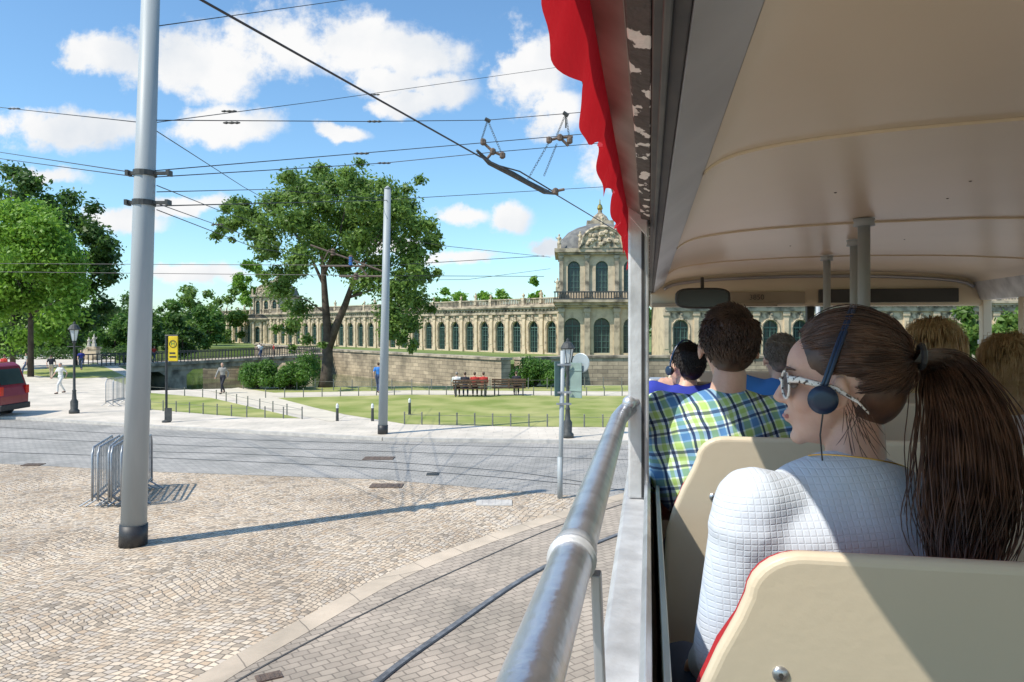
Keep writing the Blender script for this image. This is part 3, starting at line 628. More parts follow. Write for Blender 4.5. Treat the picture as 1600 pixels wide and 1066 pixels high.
def handprims(w,d,up,s,side=1,curl=.5):
    d=d.normalized(); x=d.cross(up).normalized()*side; n=x.cross(d)*side
    pr=[('e',w+d*.045*s,(.03*s,.045*s,.014*s),Matrix((x,d,n)).transposed())]
    for k,(o,l) in enumerate(((-.025,.07),(-.009,.08),(.008,.077),(.024,.06))):
        a=w+(d*.08+x*o)*s; b=a+(d*l*.5-n*l*.2*curl)*s; c=b+(d*l*.35-n*l*.5*curl)*s
        pr+=[('c',a,b,.009*s,.008*s),('c',b,c,.008*s,.0068*s)]
    a=w+(d*.025-x*.022)*s; b=a+(d*.03-x*.032-n*.008)*s; c=b+(d*.03-x*.008-n*.01)*s
    pr+=[('c',a,b,.0115*s,.0098*s),('c',b,c,.0095*s,.008*s)]
    return pr
def fr_xy(v):
    w=Vector((v.x,v.y,0)); return w.normalized() if w.length>.01 else Vector((0,1,0))
def person(label,J,hc,hf,vox,shirt,trous,hair,sleeve='short',group=None,s=1.,hairkind='short',torso_r=(.165,.105,.17),hs=None,sm=None):
    base=Vector((J['pel'].x,J['pel'].y,min(J['an'][0].z,J['an'][1].z)-.08*s))
    root=thing('person',label,'person',base,group=group)
    fr=frame(hf); hs=hs or s; close=vox<.015
    right=(J['sh'][1]-J['sh'][0]).normalized(); up=(J['neck']-J['pel']).normalized(); fw=up.cross(right).normalized(); up2=right.cross(fw)
    T=Matrix((right,fw,up2)).transposed()
    chest=J['pel'].lerp(J['neck'],.68); waist=J['pel'].lerp(J['neck'],.33)
    def torso(k): return [('e',chest,tuple(q*s*k for q in torso_r),T),('e',waist,(.135*s*k,.098*s*k,.17*s*k),T),('e',J['neck']-up*.05*s,(.12*s*k,.06*s*k,.055*s*k),T)]
    nb=hc+fr@Vector((-.025,0,-.07))*hs
    body=headprims(hc,fr,hs)+[('c',nb,J['neck']-up*.03,.045*hs,.052*hs)]+torso(.9)+[('e',J['pel'],(.155*s,.11*s,.12*s),T)]
    for q in (0,1):
        sh,el,ha=J['sh'][q],J['el'][q],J['ha'][q]; hp,kn,an=J['hip'][q],J['kn'][q],J['an'][q]
        body+=[('c',sh,el,.044*s,.038*s),('c',el,ha,.037*s,.025*s)]
        hd=J.get('hd',[None,None])[q] or (ha-el)
        body+=handprims(ha,hd,J.get('hn',[up,up])[q],s,1 if q else -1) if close else [('e',ha+(ha-el).normalized()*.06*s,(.03*s,.03*s,.05*s),None)]
        body+=[('c',hp,kn,.078*s,.053*s),('c',kn,an,.052*s,.034*s),('c',an,an+fr_xy(fw)*.15*s-Vector((0,0,.03*s)),.036*s,.03*s)]
    blob('body',body,skin,root,vox,base,3 if close else 1)
    sp=torso(1.06)
    if close:
        mid=(J['sh'][0]+J['sh'][1])/2; hwid=(J['sh'][1]-J['sh'][0]).length/2
        sp+=[('e',mid-up*.055*s-fw*.005,(hwid+.045*s,.082*s,.085*s),T),('e',mid-up*.16*s-fw*.01,(hwid+.03*s,.1*s,.14*s),T)]
    for q in (0,1):
        sh,el,ha=J['sh'][q],J['el'][q],J['ha'][q]
        sp+=[('c',J['neck'].lerp(sh,.45)-up*.035*s,sh,.05*s,.06*s),('c',sh,sh.lerp(el,.7 if sleeve=='short' else 1),.061*s,.052*s)]
        if close: sp+=[('c',sh-up*.03*s,chest-up*.02*s,.065*s,.09*s),('c',sh-up*.1*s+(chest-sh).normalized()*.03*s,waist,.06*s,.08*s)]
        if sleeve=='long': sp+=[('c',el,el.lerp(ha,.92),.05*s,.038*s)]
    blob('jacket' if sleeve=='long' else 'shirt',sp,shirt,root,vox,base,sm or (10 if close else 1))
    tp=[('e',J['pel'],(.17*s,.125*s,.125*s),T)]
    for q in (0,1):
        hp,kn,an=J['hip'][q],J['kn'][q],J['an'][q]
        tp+=[('c',hp,kn,.09*s,.066*s),('c',kn,kn.lerp(an,.9),.064*s,.05*s)]
    blob('trousers',tp,trous,root,max(vox,.01),base,1)
    for q in (0,1):
        an=J['an'][q]; blob('shoe',[('c',an-Vector((0,0,.035*s)),an+fr_xy(fw)*.16*s-Vector((0,0,.04*s)),.045*s,.038*s)],shoe,root,max(vox,.012),base,0)
    def L(x,y,z): return hc+fr@(Vector((x,y,z))*hs)
    if hairkind=='short': hp=[('e',L(-.024,0,.038),(.086*hs,.075*hs,.083*hs),fr),('e',L(-.048,0,-.005),(.053*hs,.063*hs,.06*hs),fr)]
    elif hairkind=='tied': hp=[('e',L(-.018,0,.043),(.088*hs,.075*hs,.079*hs),fr),('e',L(-.05,0,.0),(.055*hs,.064*hs,.066*hs),fr)]
    else: hp=[('e',L(-.03,0,.037),(.092*hs,.086*hs,.09*hs),fr),('c',L(-.05,0,0),L(-.06,0,-.17),.075*hs,.06*hs),('c',L(-.03,.06,0),L(-.03,.065,-.15),.035*hs,.03*hs),('c',L(-.03,-.06,0),L(-.03,-.065,-.15),.035*hs,.03*hs)]
    ho=blob('hair',hp,hair,root,max(vox,.006),base,2)
    if close:
        for q in (1,-1):
            bm=NB(); bmesh.ops.create_icosphere(bm,subdivisions=3,radius=.0115*hs,matrix=Matrix.Translation(L(.068,q*.03,.01)-base)); obj('eye',bm,eyew,root,True)
            bm=NB(); tube(bm,[L(.083,q*.014,.029)-base,L(.078,q*.03,.034)-base,L(.064,q*.044,.03)-base],[.0022,.0024,.001],6); obj('eyebrow',bm,hair,root,True)
        rn=random.Random(len(label)); S_=[]
        if hairkind in('short','long'):
            while len(S_)<3800:
                th=rn.uniform(0,2*PI); zz=rn.uniform(-.85,1); d=Vector((math.cos(th)*math.sqrt(1-zz*zz),math.sin(th)*math.sqrt(1-zz*zz),zz))
                if d.x>.45 and d.z<.5: continue
                if hairkind=='short' and d.x>-.1 and d.z<-.2: continue
                if hairkind=='short': c=Vector((-.028,0,.031)); rr=Vector((.085,.075,.088))
                else: c=Vector((-.03,0,.037)); rr=Vector((.093,.087,.091))
                p=c+Vector((d.x*rr.x,d.y*rr.y,d.z*rr.z))
                dn=Vector((-.35,0,-1)) if hairkind=='long' or d.z<.6 else Vector((.2,.5,-.3))
                fl=dn-d*dn.dot(d); 
                if fl.length<.05: fl=Vector((.3,.6,0))
                fl.normalize(); g1=.16 if hairkind=='short' else .1
                fl=(fl+Vector((rn.gauss(0,g1),rn.gauss(0,g1),rn.gauss(0,g1)))).normalized(); ln=rn.uniform(.010,.024) if hairkind=='short' else rn.uniform(.05,.19)
                e2=fl if hairkind=='short' else Vector((rn.gauss(0,.06),rn.gauss(0,.1),-1))
                lift=.006 if d.z>.5 else .003
                pts=[p-d*.003,p+fl*ln*.35+d*.003,p+(fl*.5+e2*.5)*ln*.7+d*.004,p+e2*ln+d*(lift if hairkind=='short' else .006)]
                S_.append([tuple(L(*q)-base) for q in pts])
            strands('hair_strands',S_,[.0011*hs,.0011*hs,.001*hs,.0003],hair,ho)
    return root,fr,base,ho
def pose(kind,loc,ang,s=1.,seed=0,seat=.46):
    m=Matrix.Translation(loc)@Matrix.Rotation(ang,4,'Z')
    g=lambda x,y,z: m@Vector((x*s,y*s,z*s))
    if kind=='sit':
        se=seat/s
        J=dict(pel=g(0,0,se+.1),neck=g(0,.03,se+.58),sh=[g(-.18,.02,se+.52),g(.18,.02,se+.52)],el=[g(-.23,.06,se+.25),g(.23,.06,se+.25)],ha=[g(-.12,.28,se+.2),g(.12,.28,se+.2)],hip=[g(-.09,.03,se+.08),g(.09,.03,se+.08)],kn=[g(-.11,.43,se+.08),g(.11,.43,se+.08)],an=[g(-.11,.45,.08),g(.11,.45,.08)])
        return J,g(0,.05,se+.72),m.to_3x3()@Vector((0,1,0))
    k=.27 if kind=='walk' else .02
    J=dict(pel=g(0,0,.93),neck=g(0,.03,1.43),sh=[g(-.18,.02,1.37),g(.18,.02,1.37)],el=[g(-.23,-k*.7,1.12),g(.23,k*.6,1.12)],ha=[g(-.22,-k*.6+.05,.88),g(.22,k*1.1+.06,.9)],hip=[g(-.09,0,.88),g(.09,0,.88)],kn=[g(-.09,k*.9,.5),g(.09,-k*.2,.49)],an=[g(-.09,k,.08),g(.09,-k*1.2,.1)])
    return J,g(0,.05,1.57),m.to_3x3()@Vector((0,1,0))
gw='people walking in the park'
W=[(95,615,'walk',160,whitecl,whitecl,hairgr,'person in white shirt and trousers walking past the left street lamp'),
(80,592,'walk',20,dkcl,beigecl,hairb,'person in dark top and beige trousers near the left lawn'),
(127,578,'walk',200,bluecl,denim,hairb,'person in blue top walking on the far left path'),
(348,615,'walk',170,greycl,dkcl,hairgr,'person in long grey coat and dark trousers on the path left of the bushes'),
(6,592,'stand',0,redc2,denim,hairb,'person in red top standing at the left edge above the van'),
(42,586,'walk',90,whitecl,denim,hairblk,'person in white top and jeans below the bright maple'),
(591,614,'walk',0,ltblue,denim,hairb,'person in bright blue just left of the slim tram pole'),
(408,560,'stand',40,whitecl,denim,hairb,'small figure in white on the terrace above the left bush'),
(428,559,'stand',120,redc2,dkcl,hairb,'small figure in red on the terrace near the trunk'),]
for i,(px,py,k,an,sh,tr,hr,l) in enumerate(W):
    c=gp(px,py,.1); J,hc,hf=pose(k,c,R(an),1.0,i)
    person(l,J,hc,hf,.026,sh,tr,hr,'long' if 'coat' in l else 'short',gw)
for i,(t,l,sh) in enumerate(((.2,'person in red crossing the left half of the footbridge',redc2),(.62,'person in pale top crossing the footbridge nearer its far end',whitecl),(.78,'person in dark top near the far end of the footbridge',dkcl))):
    c=bra.lerp(brb,t)+Vector((0,0,.12)); J,hc,hf=pose('walk',c,R(-20),1.,i); person(l,J,hc,hf,.035,sh,denim,hairb,'short','people on the footbridge')
def bench(c,rz,label):
    root=thing('park_bench',label,'bench',c,rz)
    bm=NB(); bb(bm,-.9,.9,-.2,.25,.40,.419)
    for k in range(4): bb(bm,-.9,.9,-.22+k*.12,-.13+k*.12,.42,.46)
    obj('seat',bm,woodb,root)
    bm=NB(); bb(bm,-.05,.05,.3,.32,.5,.9)
    for k in range(3): bb(bm,-.9,.9,.25+k*.03,.28+k*.03,.55+k*.13,.65+k*.13)
    obj('backrest',bm,woodb,root)
    for x in (-.75,.75):
        bm=NB(); bb(bm,x-.03,x+.03,-.22,-.16,0,.398); bb(bm,x-.03,x+.03,.255,.3,0,.9); bb(bm,x-.03,x+.03,-.16,.255,.34,.398); obj('leg',bm,dkiron,root)
    return root
bA=gp(735,620,.1); bB=gp(795,618,.1)
bench(bA,R(180),'dark park bench on the lawn with four people seated')
bench(bB,R(180),'dark park bench at the right of the lawn row')
for i,(dx,sh,tr,l) in enumerate(((-.72,whitecl,dkcl,'person in white sitting at the left end of the park bench'),(-.28,dkcl,denim,'person in dark clothes second from the left on the park bench'),(.22,redc2,dkcl,'person in red third from the left on the park bench'),(.68,redc2,beigecl,'person in red and beige at the right end of the park bench'))):
    J,hc,hf=pose('sit',bA+Vector((dx,0,0)),0,1.,i,.46); person(l,J,hc,hf,.026,sh,tr,hairb if i else hairgr,'short','people sitting on the park bench')
J,hc,hf=pose('sit',bB+Vector((.4,0,0)),0,1.,9,.46); person('person in dark shirt sitting alone on the right bench',J,hc,hf,.026,dkcl,dkcl,hairb,'short')
# ---------------- street furniture
c=gp(208,852)
root=thing('tram_pole','thick grey steel tram pole with black foot rising out of the cobbles','pole',c); lean=Vector((.032,0,1))
bm=NB(); tube(bm,[lean*.35,lean*5,lean*10.2],[.205,.175,.14],24); obj('shaft',bm,polepaint,root,True)
bm=NB(); tube(bm,[lean*0,lean*.36],[.225,.222],24); obj('foot',bm,black,root,True)
for z in (5.82,6.32):
    bm=NB(); q=lean*z; box(bm,q+Vector((.08,-.02,0)),(.72,.08,.05)); tube(bm,[q-lean*.045,q+lean*.045],.19,16)
    box(bm,q+Vector((.42,-.02,0)),(.05,.16,.09)); box(bm,q+Vector((-.27,-.02,0)),(.05,.16,.09))
    obj('clamp',bm,dkiron,root)
c2=gp(598,678,.1)
root=thing('tram_pole','slim grey tram pole on the far pavement with a bracket arm toward the tree','pole',c2); lean=Vector((.02,0,1))
bm=NB(); tube(bm,[lean*.3,lean*8.3],[.16,.115],16); tube(bm,[lean*8.3,lean*8.4],[.13,.02],16); obj('shaft',bm,polepaint,root,True)
bm=NB(); tube(bm,[lean*0,lean*.3],.175,16); obj('foot',bm,black,root,True)
Yp=c2.y
bm=NB(); q=lambda x,y:at(x,y,Yp)-c2
tube(bm,[q(600,425),q(555,408),q(485,383)],.035,6); tube(bm,[q(600,432),q(530,432)],.03,6); tube(bm,[q(515,390),q(500,416),q(570,416)],.03,6); tube(bm,[q(555,408),q(575,432)],.03,6)
for x,y in ((548,404),(556,432),(520,394)): lathe(bm,[(.03,-.12),(.09,-.1),(.05,-.06),(.09,-.02),(.05,.02),(.09,.06),(.03,.12)],q(x,y),8)
obj('bracket_arm',bm,rust,root)
bm=NB(); box(bm,q(548,408),(.1,.15,.3)); obj('insulator',bm,M('blue_insulator',(.03,.15,.45),rough=.4),root,bev=.02)
def wire(label,pts,r,m=None,sag=0):
    P=[at(*p) for p in pts]; Q=[]
    for p0,p1 in zip(P,P[1:]):
        for k in range(10):
            t=k/10; Q.append(p0.lerp(p1,t)-Vector((0,0,sag*4*t*(1-t))))
    Q.append(P[-1]); bm=NB(); tube(bm,Q,r,5); tag(obj('overhead_wire',bm,m or wirem),label,'wire')
wire('thick black overhead wire running diagonally from the top edge down to the bus roof',[(270,-25,5.2),(750,245,9.7),(870,305,13),(945,350,16.3),(1010,390,22)],.011)
wire('thin wire from the big pole up to the top edge',[(245,41,12.5),(540,0,20),(700,-22,25)],.009)
wire('wire running level across the sky from the big pole to the hanging insulator',[(240,188,12.5),(575,190,16),(760,188,18),(905,176,18),(1000,168,20)],.009)
wire('faint thin wire rising across the clouds from the big pole',[(240,192,12.5),(500,158,20),(880,104,28)],.008)
wire('wire from the left edge to the big pole below the cloud',[(-60,160,22),(0,168,20),(215,191,12.5)],.009)
wire('upper of two close wires from the left edge to the pole clamp',[(-60,228,22),(0,238,20),(210,270,12.5)],.009)
wire('lower of two close wires from the left edge to the pole clamp',[(-60,238,22),(0,248,20),(210,276,12.5)],.009)
wire('wire from the upper clamp climbing gently to the right chains',[(240,267,12.5),(560,240,16),(770,222,17),(930,208,18)],.009)
wire('wire from the upper clamp passing below the tree top line',[(240,277,12.5),(600,255,18),(770,238,18),(935,224,20)],.009)
wire('steep short wire from the big pole down into the tree',[(240,202,12.5),(380,292,22),(430,320,26)],.009)
wire('wire from between the clamps sloping down across the tree crown',[(245,290,12.5),(345,330,20),(480,375,30)],.009)
wire('lower sloping wire from the clamp behind the tree crown',[(245,318,12.5),(340,352,20),(470,400,30)],.009)
wire('lowest steep wire from the lower clamp toward the bracket arm',[(245,328,12.5),(400,388,20),(500,402,25)],.009)
wire('wire from the lower clamp running level across the slim pole top',[(245,322,12.5),(607,313,25),(640,310,26),(945,292,30)],.011)
wire('wire from the upper clamp dipping behind the tree top to the slim pole',[(245,300,12.5),(420,296,20),(607,312,25.4)],.009)
wire('level wire across the left trees at bracket height',[(-60,412,30),(0,412,29),(605,415,25.4),(850,400,30)],.011)
wire('second level wire just under the first at bracket height',[(-60,424,30),(0,425,29),(605,431,25.4),(850,432,30)],.011)
wire('thin wire from right of the tree toward the pavilion',[(640,375,28),(690,384,30),(860,402,40)],.011)
wire('faint wire crossing in front of the palace roof',[(605,438,25.4),(730,437,30),(860,420,40)],.009)
for i,(px,py,Y,l) in enumerate(((22,170,19.5,'at the far left edge'),(585,190,16,'left of the hanging chains'),(600,255,18,'above the tree crown right side'),(358,174,15.5,'above the left part of the tree'),(340,351,20,'beside the steep lower wires'),(362,192,13.8,'on the level wire right of the big pole'),(565,240,16,'above the top of the tall tree'),(585,148,22,'on the faint wire over the clouds'))):
    p=at(px,py,Y); root=thing('wire_insulator','small dark insulator on an overhead wire '+l,'insulator',p)
    bm=NB(); tube(bm,[(-.16,0,0),(-.1,0,0),(-.06,0,0),(0,0,0),(.06,0,0),(.1,0,0),(.16,0,0)],[.012,.028,.016,.028,.016,.028,.012],8); obj('core',bm,dkiron,root)
p0=at(748,240,10.2); root=thing('section_insulator','long runner insulator hanging by chains on the thick diagonal wire','insulator',p0)
q=lambda x,y,Y=10.9:at(x,y,Y)-p0
bm=NB(); tube(bm,[q(745,235,10.2),q(765,255,10.4),q(800,272,10.8),(q(850,300,11.6)),q(872,304,12)],[.018,.035,.045,.035,.012],8); tube(bm,[q(765,255,10.4),q(812,268,10.8),q(872,304,12)],.011,6); obj('runner',bm,dkiron,root)
for segs,nodes in (((((752,220),(770,237)),((770,237),(785,243)),((770,237),(758,252))),((755,222),(770,237),(785,243))),((((855,220),(875,215)),((875,215),(895,214)),((875,215),(888,228))),((858,219),(875,215),(890,220))),((((862,300),(882,296)),),((868,299),))):
    bm=NB()
    for a1,b1 in segs: tube(bm,[q(*a1),q(*b1)],.022,6)
    for x,y in nodes: lathe(bm,[(.02,-.05),(.045,-.03),(.045,.03),(.02,.05)],q(x,y),7)
    obj('bracket',bm,rust,root)
for a1,b1 in (((762,188),(752,220)),((762,188),(785,243)),((884,178),(870,212)),((884,178),(890,218)),((858,222),(825,280)),((870,225),(850,275))):
    bm=NB(); A1=q(*a1);B1=q(*b1); n=16
    for k in range(n):
        t=(k+.5)/n; c_=A1.lerp(B1,t); d=(B1-A1).normalized(); s_=d.orthogonal().normalized(); s_=s_ if k%2 else s_.cross(d)
        h_=(B1-A1).length/n*.6
        tube(bm,[c_+d*h_*math.cos(w)+s_*.016*math.sin(w) for w in [2*PI*j/6 for j in range(6)]],.004,4,closed=True)
    obj('chain',bm,dkiron,root)
bm=NB(); tube(bm,[q(758,186),q(766,190)],.03,6); obj('hanger',bm,dkiron,root)
bm=NB(); tube(bm,[q(880,176),q(888,181)],.03,6); tube(bm,[q(884,178),q(884,200)],.012,6); obj('hanger',bm,dkiron,root)
def barrier(loc,rz,label,group,s=1.):
    root=thing('crowd_barrier',label,'barrier',loc,rz,group); 
    bm=NB(); L_=.95
    tube(bm,[(-L_,0,.15),(-L_,0,1.1),(-L_+.12,0,1.24),(L_-.12,0,1.24),(L_,0,1.1),(L_,0,.15)],.021,8); tube(bm,[(-L_,0,.22),(L_,0,.22)],.018,8); obj('frame',bm,steel,root,True)
    bm=NB(); tube(bm,[(-L_,0,.25),(L_,0,.25)],.008,5)
    for k in range(13): x=-L_+(k+1)*2*L_/14; tube(bm,[(x,0,.22),(x,0,1.24)],.009,6)
    obj('bars',bm,steel,root)
    for x in (-L_+.2,L_-.2):
        bm=NB(); tube(bm,[(x,-.28,.02),(x,-.22,.05),(x,0,.2),(x,.22,.05),(x,.28,.02)],.018,6); obj('foot',bm,steel,root)
    return root
bc=gp(192,778); names=['leftmost','second from the left','third from the left','fourth from the left','fifth from the left','sixth from the left','rightmost']
b0=barrier(bc+Vector((-.40,-.05,0)),R(107),'grey steel crowd barrier, leftmost in the stack behind the big pole','barriers stacked behind the big pole')
for k in range(1,7): dup(b0,bc+Vector((-.40+k*.135,-.05+.02*k,0)),R(107+random.uniform(-4,4)),'grey steel crowd barrier, %s in the stack behind the big pole'%names[k])
c=gp(180,632,.1); b1=barrier(c,R(95),'far steel crowd barrier near the street lamp, left one of two','barriers on the far pavement')
dup(b1,c+Vector((.35,-.2,0)),R(100),'far steel crowd barrier near the street lamp, right one of two')
def lamp(c,h,label):
    root=thing('street_lamp',label,'street lamp',c); 
    bm=NB(); lathe(bm,[(.2,0),(.2,.12),(.14,.18),(.15,.5),(.09,.6),(.07,.9),(.085,.95),(.055,1.0),(.04,h-.95),(.06,h-.9),(.09,h-.85),(.05,h-.8)],seg=12); tube(bm,[(-.3,0,h-1.05),(.3,0,h-1.05)],.02,6); obj('post',bm,dkiron,root,True)
    bm=NB(); lathe(bm,[(.1,h-.8),(.19,h-.35)],seg=6); obj('lantern_glass',bm,lampgl,root)
    bm=NB(); lathe(bm,[(.22,h-.35),(.24,h-.32),(.14,h-.15),(.05,h-.1),(.05,h-.04),(.01,h)],seg=12)
    for k in range(6): t=k*PI/3; tube(bm,[(.1*math.cos(t),.1*math.sin(t),h-.8),(.195*math.cos(t),.195*math.sin(t),h-.35)],.012,4)
    obj('lantern_cap',bm,dkiron,root)
lamp(gp(116,646,.1),3.85,'dark old-style street lamp with glass lantern near the left edge')
lamp(gp(887,684,.1),3.25,'old-style street lamp with lantern behind the round sign near the bus')
c=gp(260,660,.1); root=thing('stop_sign_post','bus stop post with yellow panel right of the big grey pole','sign',c)
bm=NB(); tube(bm,[(0,0,0),(0,0,3.3)],.045,10); tube(bm,[(-.05,0,3.3),(.44,0,3.3)],.025,6); tube(bm,[(-.05,0,2.3),(.44,0,2.3)],.02,6); obj('post',bm,black,root)
bm=NB(); bb(bm,.08,.44,-.03,.03,2.32,3.27); obj('panel',bm,yellow,root,bev=.02)
bm=NB(); tube(bm,[(.26+.13*math.cos(t),-.034,2.98+.13*math.sin(t)) for t in [2*PI*k/20 for k in range(20)]],.014,5,closed=True); obj('ring_mark',bm,black,root)
bm=NB(); bb(bm,.13,.39,-.036,-.031,2.46,2.52); obj('text_line',bm,black,root)
bm=NB(); bb(bm,.13,.35,-.036,-.031,2.6,2.66); obj('text_line',bm,black,root)
text('letter','H',.2,M('sign_green',(.02,.25,.08)),root,Matrix.Translation((.26,-.035,2.98))@Matrix.Rotation(R(90),4,'X'))
bm=NB(); bb(bm,-.05,.22,-.05,-.02,.05,.55); lathe(bm,[(.16,0),(.16,.06),(.05,.1)],seg=12); obj('foot',bm,dkiron,root)
c=gp(875,779); root=thing('sign_post','grey post carrying a round sign and two panels seen from behind, close to the bus','sign',c)
bm=NB(); tube(bm,[(0,0,0),(.06,0,3.2)],.05,12); tube(bm,[(0,0,0),(.0,0,.9)],.058,12); obj('post',bm,polepaint,root,True)
cc=at(907,567,16)-c
bm=NB(); rot=(Matrix.Rotation(R(-35),3,'Z')@Matrix.Rotation(R(90),3,'X')); lathe(bm,[(.01,-.01),(.2,-.01),(.215,0),(.2,.01),(.01,.01)],cc+Vector((0,-.08,0)),28,rot); obj('round_sign',bm,signgrey,root)
pc=at(899,594,16)-c; RZ=Matrix.Rotation(R(-35),3,'Z')
bm=NB(); box(bm,pc+Vector((0,-.08,0)),(.3,.02,.76),RZ); box(bm,pc+Vector((0,-.096,.22)),(.3,.02,.04),RZ); box(bm,pc+Vector((0,-.096,-.22)),(.3,.02,.04),RZ); obj('rectangular_panel',bm,signpale,root,bev=.004)
bm=NB(); box(bm,at(872,592,15.9)-c,(.2,.02,.75),Matrix.Rotation(R(40),3,'Z')); obj('narrow_panel',bm,signgreen,root)
for z in (2.9,2.3,2.05):
    bm=NB(); box(bm,(.08+.0,-.04,z),(.32,.06,.04)); obj('bracket',bm,steel,root)
def lowfence(label,l,n,h=.42,m=None):
    P=[gp(x,y,.1) for x,y in l]; root=thing('lawn_fence',label,'fence',P[0]); tot=[0]
    for p,q_ in zip(P,P[1:]): tot.append(tot[-1]+(q_-p).length)
    def pt(s):
        for i in range(len(P)-1):
            if s<=tot[i+1]+1e-6: return P[i].lerp(P[i+1],(s-tot[i])/(tot[i+1]-tot[i]))
        return P[-1]
    first=None
    for k in range(n):
        p=pt(tot[-1]*k/(n-1))-P[0]
        if first is None:
            bm=NB(); lathe(bm,[(.028,0),(.024,h),(.036,h+.02),(.015,h+.05)],seg=8); first=obj('post',bm,fenceiron,root)
        else:
            o=first.copy(); COL.objects.link(o); o.parent=root; o.location=p
    bm=NB(); tube(bm,[pt(tot[-1]*k/40)-P[0]+Vector((0,0,h*.85)) for k in range(41)],.008,5); obj('rail',bm,fenceiron,root)
lowfence('low iron fence along the near edge of the right lawn',[(632,663),(820,667),(1000,668)],14)
lowfence('low iron fence along the near edge of the left lawn',[(235,641),(380,652),(472,655)],11)
lowfence('low iron fence along the far side of the left lawn',[(235,615),(330,622),(400,638),(472,654)],12)
lowfence('low iron fence along the far side of the right lawn',[(415,622),(640,617),(1000,619)],22)
lowfence('low iron fence along the moat edge behind the benches',[(380,608),(560,611),(1000,606)],22,.6)
for px,py,l in ((527,658,'white-topped bollard on the pavement left of the slim tram pole'),(582,658,'white-topped bollard just beside the slim tram pole'),(640,648,'short bollard on the lawn corner right of the slim tram pole')):
    c=gp(px,py,.1); root=thing('bollard',l,'bollard',c); bm=NB(); lathe(bm,[(.06,0),(.05,.5)],seg=10); obj('post',bm,dkiron,root); bm=NB(); lathe(bm,[(.055,.5),(.055,.62),(.02,.68)],seg=10); obj('cap',bm,white,root)
c=gp(30,655,0.02); root=thing('parked_van','maroon van cut off by the left edge of the photo','van',(c.x-.6,c.y+.6,.008))
def pr(l,y0,y1,m,name,par=None,bev=0.03):
    bm=NB(); prism(bm,l,y0,y1); return obj(name,bm,m,par or root,bev=bev)
pr([(-4.6,.35),(0,.35),(.02,.9),(-.05,1.25),(-.35,2.1),(-.6,2.25),(-3.6,2.25),(-4.3,1.4),(-4.6,1.2)],-.9,.9,vanred,'body',bev=.06)
pr([(-1.6,1.35),(-.3,1.35),(-.52,2.02),(-1.6,2.02)],-.905,-.93,pane,'side_window'); pr([(-3.4,1.35),(-1.75,1.35),(-1.75,2.02),(-3.3,2.02)],-.905,-.93,pane,'side_window')
bm=NB(); box(bm,(-.17,0,1.68),(.02,1.4,.66),Matrix.Rotation(R(-19.5),3,'Y')); obj('rear_window',bm,pane,root)
for y in (-.78,.78):
    bm=NB(); bb(bm,-.06,.035,y-.1,y+.1,.95,1.3); obj('tail_light',bm,tail,root,bev=.01)
bm=NB(); bb(bm,-.3,.09,-.88,.88,.34,.58); obj('bumper',bm,rubber,root,bev=.03)
wh=None
for x in (-.95,-3.7):
    for y in (-.86,.86):
        if wh is None:
            bm=NB(); lathe(bm,[(.2,-.1),(.31,-.1),(.33,-.06),(.33,.06),(.31,.1),(.2,.1)],(0,0,0),24,Matrix.Rotation(R(90),3,'X')); wh=obj('wheel',bm,rubber,root,True); wh.location=(x,y,.34)
            bm=NB(); lathe(bm,[(.02,-.07),(.2,-.085),(.2,.085),(.02,.07)],(0,0,0),16,Matrix.Rotation(R(90),3,'X')); obj('rim',bm,alu,wh)
        else:
            cpart(wh,root,x,y,.34)
# ---------------- bus
bus=thing('tour_bus','upper deck of an open-sided tour bus with cream ceiling, cream seats and red valance','bus',(0,0,0),-A)
def bp(name,poly,m,w0=-1.7,w1=5.95,parent=None,bev=.002):
    bm=NB(); prism(bm,[(u,H+z) for u,z in poly],w0,w1); return obj(name,bm,m,parent or bus,bev=bev)
cp=[(.115,.33),(.13,.343),(.15,.355),(.18,.366),(.22,.375),(.28,.384),(.35,.392),(.46,.401),(.6,.408),(.8,.416),(1.2,.422),(1.6,.416),(1.8,.408),(2.05,.392),(2.2,.375),(2.27,.357),(2.31,.33)]
bm=NB(); g=[[bm.verts.new((u,w,H+z)) for u,z in cp] for w in (-1.7,.1,1.62,3.12,4.6,5.9)]
for r1_,r2_ in zip(g,g[1:]):
    for k in range(len(cp)-1): bm.faces.new((r1_[k],r1_[k+1],r2_[k+1],r2_[k]))
ceil=obj('ceiling',bm,ceilm,bus,smooth=True)
for w in (.1,1.62,3.12,4.6):
    bm=NB()
    for e_,a1 in enumerate(cp[:-1]):
        b1=cp[e_+1]; prism(bm,[(a1[0],H+a1[1]-.007),(b1[0],H+b1[1]-.007),(b1[0],H+b1[1]-.0005),(a1[0],H+a1[1]-.0005)],w-.02,w+.014)
    bmesh.ops.remove_doubles(bm,verts=bm.verts[:],dist=.0001)
    obj('ceiling_rib',bm,ceilm,ceil)
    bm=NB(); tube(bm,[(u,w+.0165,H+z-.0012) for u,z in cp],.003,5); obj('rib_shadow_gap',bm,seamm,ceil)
for u,w in ((.55,2.35),(.95,2.6),(.9,2.3),(.7,3.9),(1.2,3.8)):
    zc=np.interp(u,[p[0] for p in cp],[p[1] for p in cp]); bm=NB(); lathe(bm,[(.001,H+zc-.0025),(.004,H+zc-.0015),(.0045,H+zc+.004)],(u,w,0),10); obj('rivet',bm,interior,ceil)
bp('coving',[(.037,.27),(.115,.33),(.115,.345),(.03,.345)],covm)
bp('window_channel',[(.003,.277),(.036,.2705),(.029,.34),(.003,.34)],rubber)
bp('window_channel',[(.012,.268),(.02,.266),(.02,.2765),(.012,.279)],dkiron)
bp('top_rail',[(-.0215,.29),(.0025,.284),(.0025,.345),(-.0215,.345)],weather)
bp('top_rail',[(-.058,.325),(-.022,.299),(-.022,.37),(-.058,.37)],outer)
